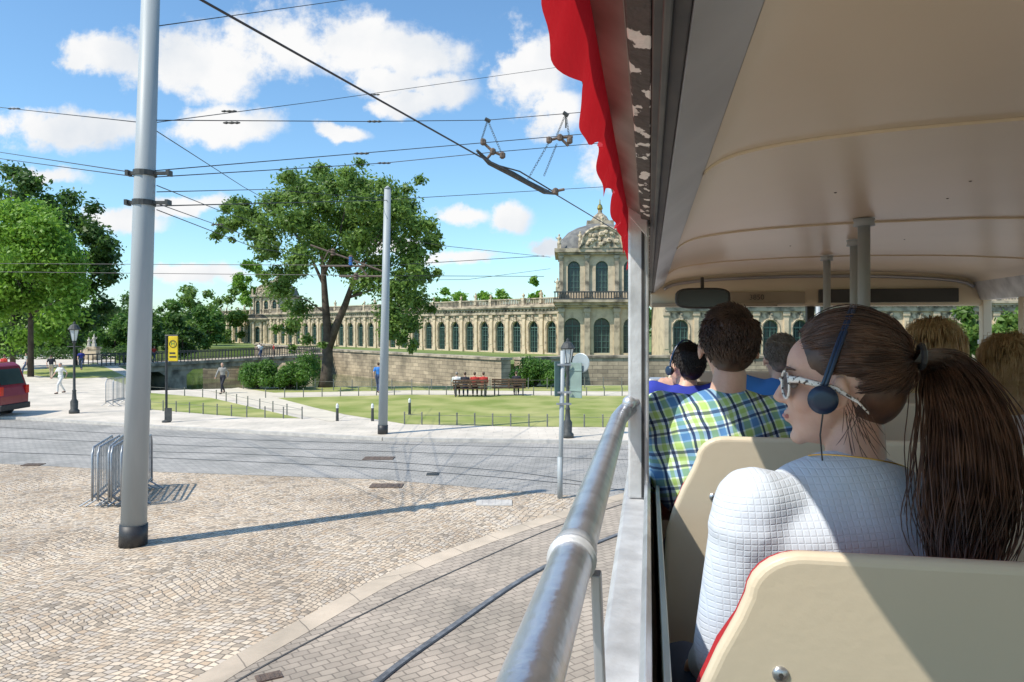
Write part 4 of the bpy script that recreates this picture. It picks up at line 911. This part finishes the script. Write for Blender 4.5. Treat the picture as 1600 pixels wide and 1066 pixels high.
bp('roof',[(-.1,.40),(.0,.375),(.02,.47),(1.2,.56),(2.42,.47),(2.43,.375),(2.53,.40),(2.4,.5),(1.2,.6),(0,.5)],aluw,bev=0)
bp('roof_edge',[(-.1,.372),(.114,.372),(.114,.40),(-.1,.40)],outer,bev=0)
for w in (2.03,4.05,5.88):
    bm=NB(); bb(bm,-.055,.0,w-.03,w+.03,H-.459,H+.372); pl=obj('pillar',bm,aluw,bus,bev=.006)
    bm=NB(); bb(bm,-.02,-.012,w-.034,w-.0305,H-.455,H+.37); obj('pillar_groove',bm,rubber,pl)
bp('corner_gusset',[(-.054,.30),(-.004,.24),(-.004,.371),(-.054,.371)],aluw,1.99,1.998)
bp('window_sill',[(-.07,-.50),(0,-.50),(0,-.46),(-.062,-.46),(-.07,-.47)],aluw)
bp('window_sill_lip',[(-.012,-.459),(.004,-.459),(.004,-.42),(-.004,-.41),(-.012,-.42)],alu)
bp('drop_window_edge',[(.018,-.7),(.028,-.7),(.028,-.435),(.018,-.435)],greenglass)
bp('side_panel',[(-.06,-3.35),(-.03,-3.35),(-.03,-.502),(-.06,-.502)],redcl)
bp('inner_lining',[(.0,-1.3),(.012,-1.3),(.012,-.502),(.0,-.502)],interior)
bp('deck_floor',[(-.03,-1.36),(2.42,-1.36),(2.42,-1.3),(-.03,-1.3)],interior)
bp('side_panel',[(2.42,-3.35),(2.45,-3.35),(2.45,-.46),(2.36,-.46),(2.36,-1.3),(2.42,-1.3)],cream)
bp('top_rail',[(2.31,.33),(2.36,.2),(2.43,.2),(2.43,.37),(2.31,.37)],aluw)
for w in (-.5,1.9,4.0,5.3,5.88):
    bm=NB(); bb(bm,2.37,2.43,w-.035,w+.035,H-.46,H+.21); obj('pillar',bm,cream,bus,bev=.006)
bp('window_rail',[(2.375,-.12),(2.41,-.12),(2.41,-.09),(2.375,-.09)],alu)
bm=NB(); bb(bm,.0,2.42,5.86,5.95,H+.16,H+.45); obj('front_header',bm,cream,bus,bev=.02)
bm=NB(); tube(bm,[(u,5.84,H+z-.035) for u,z in cp],.012,8); obj('header_trim',bm,covm,bus,True)
bm=NB(); bb(bm,.02,.95,5.80,5.858,H+.16,H+.19); bb(bm,.6,1.15,5.82,5.857,H+.18,H+.27); obj('header_panel',bm,M('header_brown',(.36,.3,.22)),bus,bev=.004)
bm=NB(); bb(bm,1.25,2.2,5.81,5.859,H+.185,H+.285); obj('display_panel',bm,black,bus,bev=.005)
bm=NB(); bb(bm,0,2.42,5.86,5.98,H-2.6,H-.42); obj('front_panel',bm,cream,bus,bev=.02)
bm=NB(); bb(bm,0,2.42,5.7,5.9,H-.43,H-.39); obj('dashboard_rail',bm,alu,bus,bev=.01)
bm=NB(); bb(bm,1.175,1.225,5.87,5.94,H-.42,H+.16); obj('windscreen_pillar',bm,rubber,bus)
X_=at(1183,458,5.55); u_,w_=uw(X_.x,X_.y)
text('number','3850',.055,M('number_grey',(.1,.09,.08)),bus,Matrix.Translation((u_,5.815,H+.228))@Matrix.Rotation(R(90),4,'X'))
X_=at(1098,466,4.9); u_,w_=uw(X_.x,X_.y)
bm=NB(); prism(bm,[(u_+.18*math.copysign(abs(math.cos(t))**.5,math.cos(t)),X_.z+.07*math.copysign(abs(math.sin(t))**.6,math.sin(t))) for t in [2*PI*k/24 for k in range(24)]],w_,w_+.05); mi=obj('mirror',bm,rubber,bus,bev=.008)
bm=NB(); prism(bm,[(u_+.165*math.copysign(abs(math.cos(t))**.5,math.cos(t)),X_.z+.058*math.copysign(abs(math.sin(t))**.6,math.sin(t))) for t in [2*PI*k/24 for k in range(24)]],w_-.004,w_-.001); obj('mirror_glass',bm,M('mirror_glass',(.05,.05,.055),rough=.15,metal=.6),mi)
bm=NB(); tube(bm,[(u_,w_+.03,X_.z+.06),(u_,w_+.05,X_.z+.14)],.012,8); obj('mirror_arm',bm,rubber,mi)
for px,py,r in ((1350,345,.022),(1335,378,.02),(1292,402,.02),(1278,440,.018)):
    Y=F*.405/(HY-py); X_=at(px,py,Y); u_,w_=uw(X_.x,X_.y); bm=NB(); tube(bm,[(u_,w_,H-1.3),(u_,w_,H+.41)],r,14); lathe(bm,[(r*1.8,H+.385),(r*1.6,H+.40),(r*1.8,H+.412)],(u_,w_,0),14); obj('grab_pole',bm,polepaint,bus,True)
bm=NB(); tube(bm,[(-.077,w,H-.235) for w in (-1.5,-.5,.2,.8,1.4,1.9)]+[(-.068,1.97,H-.228),(-.052,2.0,H-.215)],.0215,24); hr=obj('handrail',bm,chrome,bus,True)
bm=NB(); tube(bm,[(-.077,.735,H-.235),(-.077,.775,H-.235)],.0238,24); tube(bm,[(-.077,.742,H-.235),(-.077,.748,H-.235)],.0255,24); obj('collar',bm,aluw,hr,True)
bm=NB(); prism(bm,[(-.058,H-.25),(-.048,H-.25),(-.04,H-.46),(-.05,H-.46)],.745,.765); obj('bracket',bm,steel,hr,bev=.002)
bm=NB(); bmesh.ops.create_icosphere(bm,subdivisions=3,radius=.0185,matrix=Matrix.Translation((-.052,1.985,H-.2))); tube(bm,[(-.05,1.985,H-.2),(-.03,2.01,H-.2)],.012,8); obj('clamp',bm,alu,hr,True)
bm=NB(); rows=10; n=260; g=[]
for i in range(n+1):
    w=.25+3.5*i/n; col_=[]
    zb=.248+.05*abs(math.sin(PI*w/.36+.4*math.sin(w*2.3)))**.6*(.8+.35*math.sin(w*5+1))+.006*math.sin(w*31)
    for j in range(rows+1):
        t=j/rows; wave=math.sin(w*17.4+.9*math.sin(w*7))*.010*t+math.sin(w*41+math.sin(w*9))*.003*t
        col_.append(bm.verts.new((-.058-.024*t+wave,w,H+.372+(zb-.372)*t)))
    g.append(col_)
for i in range(n):
    for j in range(rows): bm.faces.new((g[i][j],g[i+1][j],g[i+1][j+1],g[i][j+1]))
vm=M('valance_cloth',(.62,.012,.02),(.48,.008,.015),scale=6,rough=.75,bump=.4,bscale=14); N,L=nt(vm); tr=N.new('ShaderNodeBsdfTranslucent'); tr.inputs[0].default_value=(.7,.02,.03,1); mx=N.new('ShaderNodeMixShader'); mx.inputs[0].default_value=.35
L.new(N['Principled BSDF'].outputs[0],mx.inputs[1]); L.new(tr.outputs[0],mx.inputs[2]); L.new(mx.outputs[0],N['Material Output'].inputs['Surface'])
obj('valance',bm,vm,bus,True)
def shell_outline(u0,u1,zt,k=0):
    r=.06; L_=[(u0-.078,zt-.55),(u0-.078,zt-.30),(u0-.074,zt-.24),(u0-.058,zt-.18),(u0-.036,zt-.125),(u0-.014,zt-.08)]
    for t in (0,.15,.3,.45,.6,.75,.9,1): L_.append((u0+r-r*math.cos(t*PI/2)-.004*(1-t),zt-r*.9+r*.9*math.sin(t*PI/2)))
    Rr_=[(u0+u1-x,z) for x,z in L_[::-1]]
    P_=L_+Rr_; cx=(u0+u1)/2
    return [(x+k*(1 if x>cx else -1),z+(k*3 if z>zt-.1 else 0)) for x,z in P_]
def seat(w,u0,u1,zt,handle=False):
    f=lambda x,y,z:Vector((x,y+(H+zt-z)*.12,z))
    def mk(name,w0,w1,k,m,par,bev):
        bm=NB(); prism(bm,[(x,H+z) for x,z in shell_outline(u0,u1,zt,k)],w0,w1,f); o=obj(name,bm,m,par,bev=bev,seg=4,smooth=True)
        for p in o.data.polygons: p.use_smooth=len(p.vertices)==4
        o.modifiers['b'].angle_limit=R(50); return o
    s_=mk('seat',w,w+.026,0,cream,bus,.011)
    mk('back_cushion',w+.0265,w+.056,-.003,redup,s_,.01)
    bm=NB(); bb(bm,u0-.03,u1+.03,w+.11,w+.55,H+zt-.6,H+zt-.5); obj('seat_cushion',bm,redup,s_,bev=.03)
    for u in (u0+.15,u1-.15):
        bm=NB(); bb(bm,u-.02,u+.02,w+.2,w+.45,H-1.298,H+zt-.605); obj('seat_leg',bm,alu,s_)
    for u in (u0+.035,u1-.035):
        bm=NB(); z=H+zt-.145; lathe(bm,[(.0095,-.002),(.0095,.001),(.006,.003),(.001,.004)],f(u,w-.001,z),12,Matrix.Rotation(R(90),3,'X')); obj('screw',bm,chrome,s_,True)
        bm=NB(); lathe(bm,[(.003,.0),(.003,.0052)],f(u,w-.001,z),6,Matrix.Rotation(R(90),3,'X')); obj('screw_socket',bm,rubber,s_)
    if handle:
        bm=NB(); tube(bm,[(u0+.0,w-.01,H+zt-.12),(u0+.0,w-.02,H+zt+.03),(u0+.05,w-.02,H+zt+.07),(u0+.2,w-.02,H+zt+.07),(u0+.25,w-.02,H+zt+.03),(u0+.25,w-.01,H+zt-.12)],.009,8); obj('grab_handle',bm,redup,s_,True)
    return s_
ZS=-.257
for w in (.88,1.79,2.7,3.6,4.5): seat(w,.115,.96,ZS)
for w in (1.79,2.75,3.6,4.5): seat(w,1.38,2.25,ZS,True)
# ---------------- passengers
gpz='passengers on the upper deck'
hc=at(1310,604,1.17); HS=.94
J=dict(pel=Vector((.47,1.14,H-.74)),neck=at(1338,738,1.13),sh=[at(1178,792,1.09),at(1495,792,1.12)],
 el=[at(1136,1020,1.11),Vector((.70,1.16,H-.52))],ha=[Vector((.36,1.36,H-.62)),Vector((.6,1.4,H-.64))],
 hip=[Vector((.38,1.18,H-.76)),Vector((.56,1.18,H-.76))],kn=[Vector((.37,1.58,H-.74)),Vector((.58,1.58,H-.74))],an=[Vector((.37,1.6,H-1.22)),Vector((.58,1.6,H-1.22))])
fwd=Vector((-.90,.43,-.03))
_,fr,base,ho=person('person with long dark ponytail and white quilted jacket looking out over the handrail',J,hc,fwd,.004,quilt,denim,hairr,'long',None,1.,'tied',torso_r=(.185,.11,.19),hs=HS,sm=24)
L_=lambda x,y,z:hc+fr@(Vector((x,y,z))*HS)
frn=np.array(fr); hcn=np.array(hc-base)
def toW(P): return hcn+(np.asarray(P)*HS)@frn.T
rg=np.random.default_rng(4); nS=8500
cen=np.array([-.016,0,.038]); rad=np.array([.096,.080,.091]); tie=np.array([-1,.1,.12]); tie/=np.linalg.norm(tie)
D=rg.normal(size=(nS*4,3)); D/=np.linalg.norm(D,axis=1)[:,None]
x_,y_,z_=D.T
ok=(x_<.82-.22*np.clip(.75-z_,0,1)) & ((z_>.3)|((z_>-.15)&(x_<.42+.2*z_))|((z_>-.5)&(x_<-.1))|((z_>-.72)&(x_<-.4)))
D=D[ok][:nS]; n=len(D)
ax=np.cross(D,tie); ax/=np.linalg.norm(ax,axis=1)[:,None]+1e-9; ang=np.arccos(np.clip(D@tie,-1,1)); cx_=np.cross(ax,D)
K=11; t=np.linspace(0,1,K)[None,:]*rg.uniform(.5,1,(n,1)); off=np.where(rg.random((n,1))<.03,rg.uniform(.004,.010,(n,1)),rg.uniform(-.0015,.0035,(n,1)))
th=ang[:,None]*t; dd=D[:,None,:]*np.cos(th)[...,None]+cx_[:,None,:]*np.sin(th)[...,None]
dd[...,2]-=.06*np.sin(PI*t)*((D[:,2:3]<.5)&(D[:,2:3]>-.1))
wv=.003*np.sin(t*6+rg.uniform(0,6,(n,1)))
P3=cen+dd*rad*(1+ (off*np.sin(PI*np.clip(t*1.1,0,1))+wv*.4)[...,None]/.09)
strands('hair_strands',toW(P3),[.0003]+[.0008]*(K-2)+[.0004],hairr,ho)
tiep=L_(-.114,.02,.05)
path=np.array([tuple(p-base) for p in (tiep,at(1474,566,1.16),at(1512,640,1.09),at(1524,740,1.03),at(1518,820,.99),at(1508,905,.96))])
wid=np.array([.014,.040,.054,.060,.056,.034])
def crv(P_,t):
    P_=np.asarray(P_,float)
    if P_.ndim==1: P_=P_[:,None]
    E_=np.vstack([2*P_[0]-P_[1],P_,2*P_[-1]-P_[-2]]); x=np.clip(t,0,.9999)*(len(P_)-1); i=x.astype(int); f=(x-i)[...,None]
    p0,p1,p2,p3=E_[i],E_[i+1],E_[i+2],E_[i+3]
    return .5*((2*p1)+(p2-p0)*f+(2*p0-5*p1+4*p2-p3)*f*f+(3*p1-p0-3*p2+p3)*f**3)
n=6500; K=20; a_=rg.uniform(0,2*PI,(n,1)); q=np.sqrt(rg.random((n,1)))*1.15; cl_=rg.integers(0,90,(n,1)); ca=np.random.default_rng(8).uniform(0,2*PI,90)[cl_]; cq=np.random.default_rng(9).uniform(.2,1.15,90)[cl_]; cp_=np.random.default_rng(10).uniform(0,6,90)[cl_]
t=np.linspace(0,1,K)[None,:]*rg.uniform(.6,1.06,(n,1)); fly=np.where(rg.random((n,1))<.10,rg.uniform(1.2,1.75,(n,1)),1.)
mixc=np.clip(t*1.1,0,.5)
ox=(q*np.cos(a_))*(1-mixc)+cq*np.cos(ca)*mixc; oy=(q*np.sin(a_))*(1-mixc)+cq*np.sin(ca)*mixc
c3_=crv(path,np.clip(t,0,1)); w3=crv(wid,np.clip(t,0,1))[...,0]*(1+(fly-1)*np.clip(t*2,0,1))
P3=c3_.copy(); P3[...,0]+=w3*ox*(.4+.6*np.clip(t*3,0,1))+.011*np.sin(cp_+t*9+a_*.3)*t; P3[...,1]+=w3*.55*oy; P3[...,2]+=np.where(t<.35,w3*ox*.6*(1-t/.35),0)+.005*np.sin(cp_*2+t*7)*t-np.clip(t-1,0,1)*.3
strands('ponytail',P3,[.0006]+[.0009]*(K-2)+[.0002],hairr,ho)
bm=NB(); tube(bm,[tiep-base+Vector((.012*math.cos(t)*.3,.015*math.cos(t),.017*math.sin(t)))+Vector((.010,0,0)) for t in [2*PI*k/12 for k in range(12)]],.0045,6,closed=True); obj('hair_tie',bm,black,ho)
n=22; st=np.stack([rg.uniform(-.04,-.01,n),.070+rg.uniform(0,.004,n),rg.uniform(-.045,-.01,n)],1); S_=[st]
dirx=rg.normal(-.001,.0015,(n,1)); lnn=rg.uniform(.005,.013,(n,1))
for j in range(7): S_.append(S_[-1]+np.hstack([dirx*(1+.3*j),rg.normal(-.001,.001,(n,1)),-lnn]))
strands('loose_strands',toW(np.stack(S_,1)),[.0006]*7+[.0002],hairr,ho)
bm=NB(); tube(bm,[L_(.0875-abs(y)*.35,y,-.0505)-base for y in (-.016,-.008,0,.008,.016)],.0038,6); obj('lips',bm,lip,ho.parent)
def headset(hc,fr,hs,label,cupm,bandm,fx=0.):
    root=thing('headphones',label,'headphones',hc); T=lambda x,y,z:fr@(Vector((x,y,z))*hs)
    bm=NB()
    pts=[T(fx-(.012+fx*1.9)*math.sin(t),.091*math.cos(t),-.005+.14*math.sin(t)) for t in [PI*k/24 for k in range(25)]]
    tube(bm,pts,.0033,8); tube(bm,[p+fr@Vector((.005,0,0)) for p in pts],.0028,8); obj('headband',bm,bandm,root,True)
    for q in (1,-1):
        mt=fr@Matrix.Rotation(R(90),3,'X'); bm=NB(); lathe(bm,[(.004,-.010),(.017,-.010),(.021,-.004),(.021,.004),(.016,.009),(.004,.010)],T(fx,q*.092,-.014),24,mt); cu=obj('ear_cup',bm,cupm,root,True)
        bm=NB(); lathe(bm,[(.011,-.0122),(.0212,-.0105),(.0218,-.007),(.013,-.004)],T(fx,q*.093,-.014),24,mt); obj('cup_rim',bm,bandm,cu,True)
    return root
bluepl=M('blue_plastic',(.012,.035,.085),(.01,.025,.055),rough=.3)
headset(hc,fr,HS,'dark blue headphones worn over the dark ponytail hair',black,bluepl,.02)
bm=NB(); tube(bm,[L_(.02,.098,-.03),L_(.026,.096,-.07),L_(.024,.088,-.12),L_(.03,.075,-.17),L_(.055,.085,-.25)],.0013,5); tag(obj('earphone_cable',bm,black),'thin black cable hanging from the dark blue headphones','cable')
o_=L_(.085,0,.01); root=thing('glasses','dark-lensed spectacles with dotted pale temples worn by the person in the white jacket','glasses',o_)
tor=M('tortoiseshell',(.8,.74,.66),(.07,.05,.04),scale=190,rough=.25,lo=.55,hi=.58)
gx=lambda q,t: .089-.008*abs(math.cos(t)+1 if q>0 else math.cos(t)-1)
bm=NB()
for q in (1,-1): tube(bm,[L_(gx(q,t),q*.033+.025*math.cos(t),.005+.023*math.sin(t))-o_ for t in [2*PI*k/24 for k in range(24)]],.0022,8,closed=True)
tube(bm,[L_(.09,-.01,.01)-o_,L_(.093,0,.014)-o_,L_(.09,.01,.01)-o_],.0018,6); obj('frame',bm,tor,root,True)
lensm=M('lens',(.03,.04,.06),rough=.05,alpha=.78)
for q in (1,-1):
    bm=NB(); tp_=[(.074,.06,.016),(.055,.0745,.016),(.0,.085,.002),(-.03,.086,-.018),(-.045,.085,-.036)]; ht=[.0062,.0058,.0048,.0032,.0024]
    rr_=[]
    for (x,y,z),h_ in zip(tp_,ht): rr_.append([bm.verts.new(L_(x,q*(y+dy),z+dz)-o_) for dy,dz in ((0,-h_),(.003,-h_*.6),(.003,h_*.6),(0,h_))])
    for r1_,r2_ in zip(rr_,rr_[1:]):
        for k in range(4): bm.faces.new((r1_[k],r1_[(k+1)%4],r2_[(k+1)%4],r2_[k]))
    bm.faces.new(rr_[0]); bm.faces.new(rr_[-1]); obj('temple',bm,tor,root,True)
    bm=NB(); bm.faces.new([bm.verts.new(L_(gx(q,t),q*.033+.025*math.cos(t),.005+.023*math.sin(t))-o_) for t in [2*PI*k/24 for k in range(24)]]); obj('lens',bm,lensm,root)
bm=NB(); tube(bm,[J['neck']+Vector((.072*math.cos(t),.062*math.sin(t),.014+.02*math.cos(t*1.0+2.2))) for t in [2*PI*k/40 for k in range(40)]],.0012,6,closed=True); tag(obj('necklace',bm,gold),'fine gold necklace around the neck above the white jacket','necklace')
def seated(label,px,py,Y,shirt,hair,kind='short',sleeve='short',s=1.,vox=.007,yaw=0,lean=0,tr=denim,hand=False,nk_=.155,hs=None,sw=.17,shz=-.06,elx=.055):
    hc=at(px,py,Y); f=Vector((SA,CA,0)); f=Matrix.Rotation(R(yaw),3,'Z')@f
    lat=Vector((CA,-SA,0)); fw=Vector((SA,CA,0)); Z=Vector((0,0,1)); nk=hc-Z*nk_*s-fw*.03+lat*lean
    g=lambda a_,b_,c_: nk+lat*a_*s+fw*b_*s+Z*c_*s
    pel=g(0,-.02,-.52); ft=H-1.3+.08
    J=dict(pel=pel,neck=nk,sh=[g(-sw,-.0,shz),g(sw,0,shz)],el=[g(-sw-elx,.06,-.32),g(sw+.055,.04,-.32)],ha=[g(-.08,.29,-.4),g(.14,.27,-.4)],hip=[pel+lat*-.09,pel+lat*.09],kn=[pel+lat*-.1+fw*.42,pel+lat*.12+fw*.42],an=[pel+lat*-.1+fw*.44,pel+lat*.12+fw*.44])
    for q in (0,1): J['an'][q].z=ft
    if hand: J['el'][0]=g(-.16,.24,-.16); J['ha'][0]=g(-.1,.21,.0); J['hd']=[(hc+f*.06-Z*.085)-J['ha'][0],None]; J['hn']=[-lat,Z]
    return person(label,J,hc,f,vox,shirt,tr,hair,sleeve,gpz,s,kind,hs=hs)+(hc,)
r1=seated('person in green and blue plaid shirt with short brown hair ahead of the white jacket',1138,545,2.08,plaid,hairb,s=1.08,vox=.007,yaw=4,lean=-.008,nk_=.108,hs=1.02,sw=.165,elx=-.01)
r2=seated('person in dark blue shirt resting hand on chin in the front left seat',1070,574,3.45,bluecl,hairblk,s=.98,vox=.008,yaw=38,hand=True,nk_=.085,shz=-.035,hs=.95,sw=.15,elx=0)
r3=seated('person with greying hair and light blue shirt two rows ahead of the plaid shirt',1219,562,3.3,ltblue,hairgr,s=1.,vox=.009,yaw=10,nk_=.085,shz=-.035,hs=.95)
r4=seated('person with light brown hair mostly hidden behind the ponytail',1454,548,2.9,beigecl,hairbl,'long',s=1.,vox=.009,yaw=0)
r5=seated('blonde person seated on the right side of the aisle at the right edge',1574,570,2.95,whitecl,hairbl,'long',s=.98,vox=.009,yaw=-10)
headset(r2[4],r2[1],.95,'dark headphones on the person in the front left seat',black,bluepl)
# ---------------- light, world, camera
el=R(52); az=Vector((-.853,-.522,0)).normalized(); sd=az*math.cos(el)+Vector((0,0,math.sin(el)))
sun=bpy.data.lights.new('sun','SUN'); sun.energy=5.; sun.angle=R(.53); sun.color=(1,.94,.84)
so=bpy.data.objects.new('sun',sun); COL.objects.link(so); so.rotation_euler=sd.to_track_quat('Z','Y').to_euler(); so.location=(0,0,30)
wd=bpy.data.worlds.new('World'); SC.world=wd; wd.use_nodes=True; N=wd.node_tree.nodes; L=wd.node_tree.links
bg=N['Background']; bg.inputs['Strength'].default_value=.15
sky=N.new('ShaderNodeTexSky'); sky.sky_type='NISHITA'; sky.sun_disc=False; sky.sun_elevation=el; sky.sun_rotation=math.atan2(az.x,az.y); sky.air_density=1.; sky.dust_density=.5; sky.ozone_density=2.
tint=N.new('ShaderNodeVectorMath'); tint.operation='MULTIPLY'; tint.inputs[1].default_value=(.98,1.26,1.36); L.new(sky.outputs[0],tint.inputs[0])
tc=N.new('ShaderNodeTexCoord'); sp=N.new('ShaderNodeSeparateXYZ'); L.new(tc.outputs['Generated'],sp.inputs[0])
def mth(op,a_,b_=None,c_=None):
    n=N.new('ShaderNodeMath'); n.operation=op
    for i,v in enumerate((a_,b_,c_)):
        if v is None: continue
        if isinstance(v,(int,float)): n.inputs[i].default_value=v
        else: L.new(v,n.inputs[i])
    return n.outputs[0]
ym=mth('MAXIMUM',sp.outputs['Y'],.08); s_=mth('DIVIDE',sp.outputs['X'],ym); t_=mth('DIVIDE',sp.outputs['Z'],ym)
cb=N.new('ShaderNodeCombineXYZ'); L.new(s_,cb.inputs[0]); L.new(t_,cb.inputs[1])
n1=N.new('ShaderNodeTexNoise'); n1.inputs['Scale'].default_value=11; n1.inputs['Detail'].default_value=12; n1.inputs['Roughness'].default_value=.62; L.new(cb.outputs[0],n1.inputs['Vector'])
wv=N.new('ShaderNodeVectorMath'); wv.operation='MULTIPLY_ADD'; wv.inputs[1].default_value=(.07,.05,0); L.new(n1.outputs['Color'],wv.inputs[0])
sb=N.new('ShaderNodeVectorMath'); sb.operation='SUBTRACT'; sb.inputs[1].default_value=(.035,.025,0); L.new(cb.outputs[0],sb.inputs[0]); L.new(sb.outputs[0],wv.inputs[2])
cls=[(300,95,150,62),(430,70,120,62),(560,70,150,66),(650,80,100,45),(170,88,75,34),(700,140,55,34),(590,125,70,30),(840,110,75,80),(870,170,50,50),(100,205,135,42),(180,195,60,30),(355,198,115,36),(720,338,65,22),(795,340,48,26),(200,345,70,24),(300,318,80,18),(80,278,70,20),(865,388,45,18),(640,160,70,20),(600,385,90,16),(300,425,100,18),(720,405,80,14),(540,205,50,16),(1100,250,200,90),(-250,150,200,80)]
cur=None
for x,y,a_,b_ in cls:
    v=N.new('ShaderNodeVectorMath'); v.operation='SUBTRACT'; v.inputs[1].default_value=((x-CX)/F,(HY-y)/F,0); L.new(wv.outputs[0],v.inputs[0])
    m_=N.new('ShaderNodeVectorMath'); m_.operation='MULTIPLY'; m_.inputs[1].default_value=(F/a_,F/b_,0); L.new(v.outputs[0],m_.inputs[0])
    l_=N.new('ShaderNodeVectorMath'); l_.operation='LENGTH'; L.new(m_.outputs[0],l_.inputs[0])
    cur=l_.outputs['Value'] if cur is None else mth('MINIMUM',cur,l_.outputs['Value'])
inv=mth('SUBTRACT',1.0,cur); ns=mth('MULTIPLY_ADD',n1.outputs['Fac'],2.6,-1.26); tot=mth('ADD',inv,ns)
rp=N.new('ShaderNodeValToRGB'); rp.color_ramp.interpolation='EASE'; rp.color_ramp.elements[0].position=.0; rp.color_ramp.elements[1].position=.55; L.new(tot,rp.inputs['Fac'])
dn=N.new('ShaderNodeTexNoise'); dn.inputs['Scale'].default_value=7; dn.inputs['Detail'].default_value=8
of=N.new('ShaderNodeVectorMath'); of.operation='ADD'; of.inputs[1].default_value=(.02,-.05,3); L.new(cb.outputs[0],of.inputs[0]); L.new(of.outputs[0],dn.inputs['Vector'])
cr_=N.new('ShaderNodeValToRGB'); cr_.color_ramp.elements[0].color=(6.5,6.5,6.5,1); cr_.color_ramp.elements[1].color=(4.9,5.25,5.7,1); cr_.color_ramp.elements[0].position=.45; cr_.color_ramp.elements[1].position=.7; L.new(dn.outputs['Fac'],cr_.inputs['Fac'])
mk=mth('MULTIPLY',rp.outputs['Color'],mth('GREATER_THAN',sp.outputs['Y'],.1))
mx=N.new('ShaderNodeMix'); mx.data_type='RGBA'; mx.clamp_factor=True; L.new(mk,mx.inputs['Factor']); L.new(tint.outputs[0],mx.inputs['A']); L.new(cr_.outputs['Color'],mx.inputs['B']); L.new(mx.outputs['Result'],bg.inputs['Color'])
cam=bpy.data.cameras.new('camera'); cam.lens=F/1600*36; cam.sensor_width=36; cam.shift_y=-21/1600.; cam.clip_start=.03; cam.clip_end=4000
co=bpy.data.objects.new('camera',cam); COL.objects.link(co); co.location=(0,0,H); co.rotation_euler=(R(90),0,0); SC.camera=co
SC.view_settings.view_transform='Standard'; SC.view_settings.look='None'; SC.view_settings.exposure=0
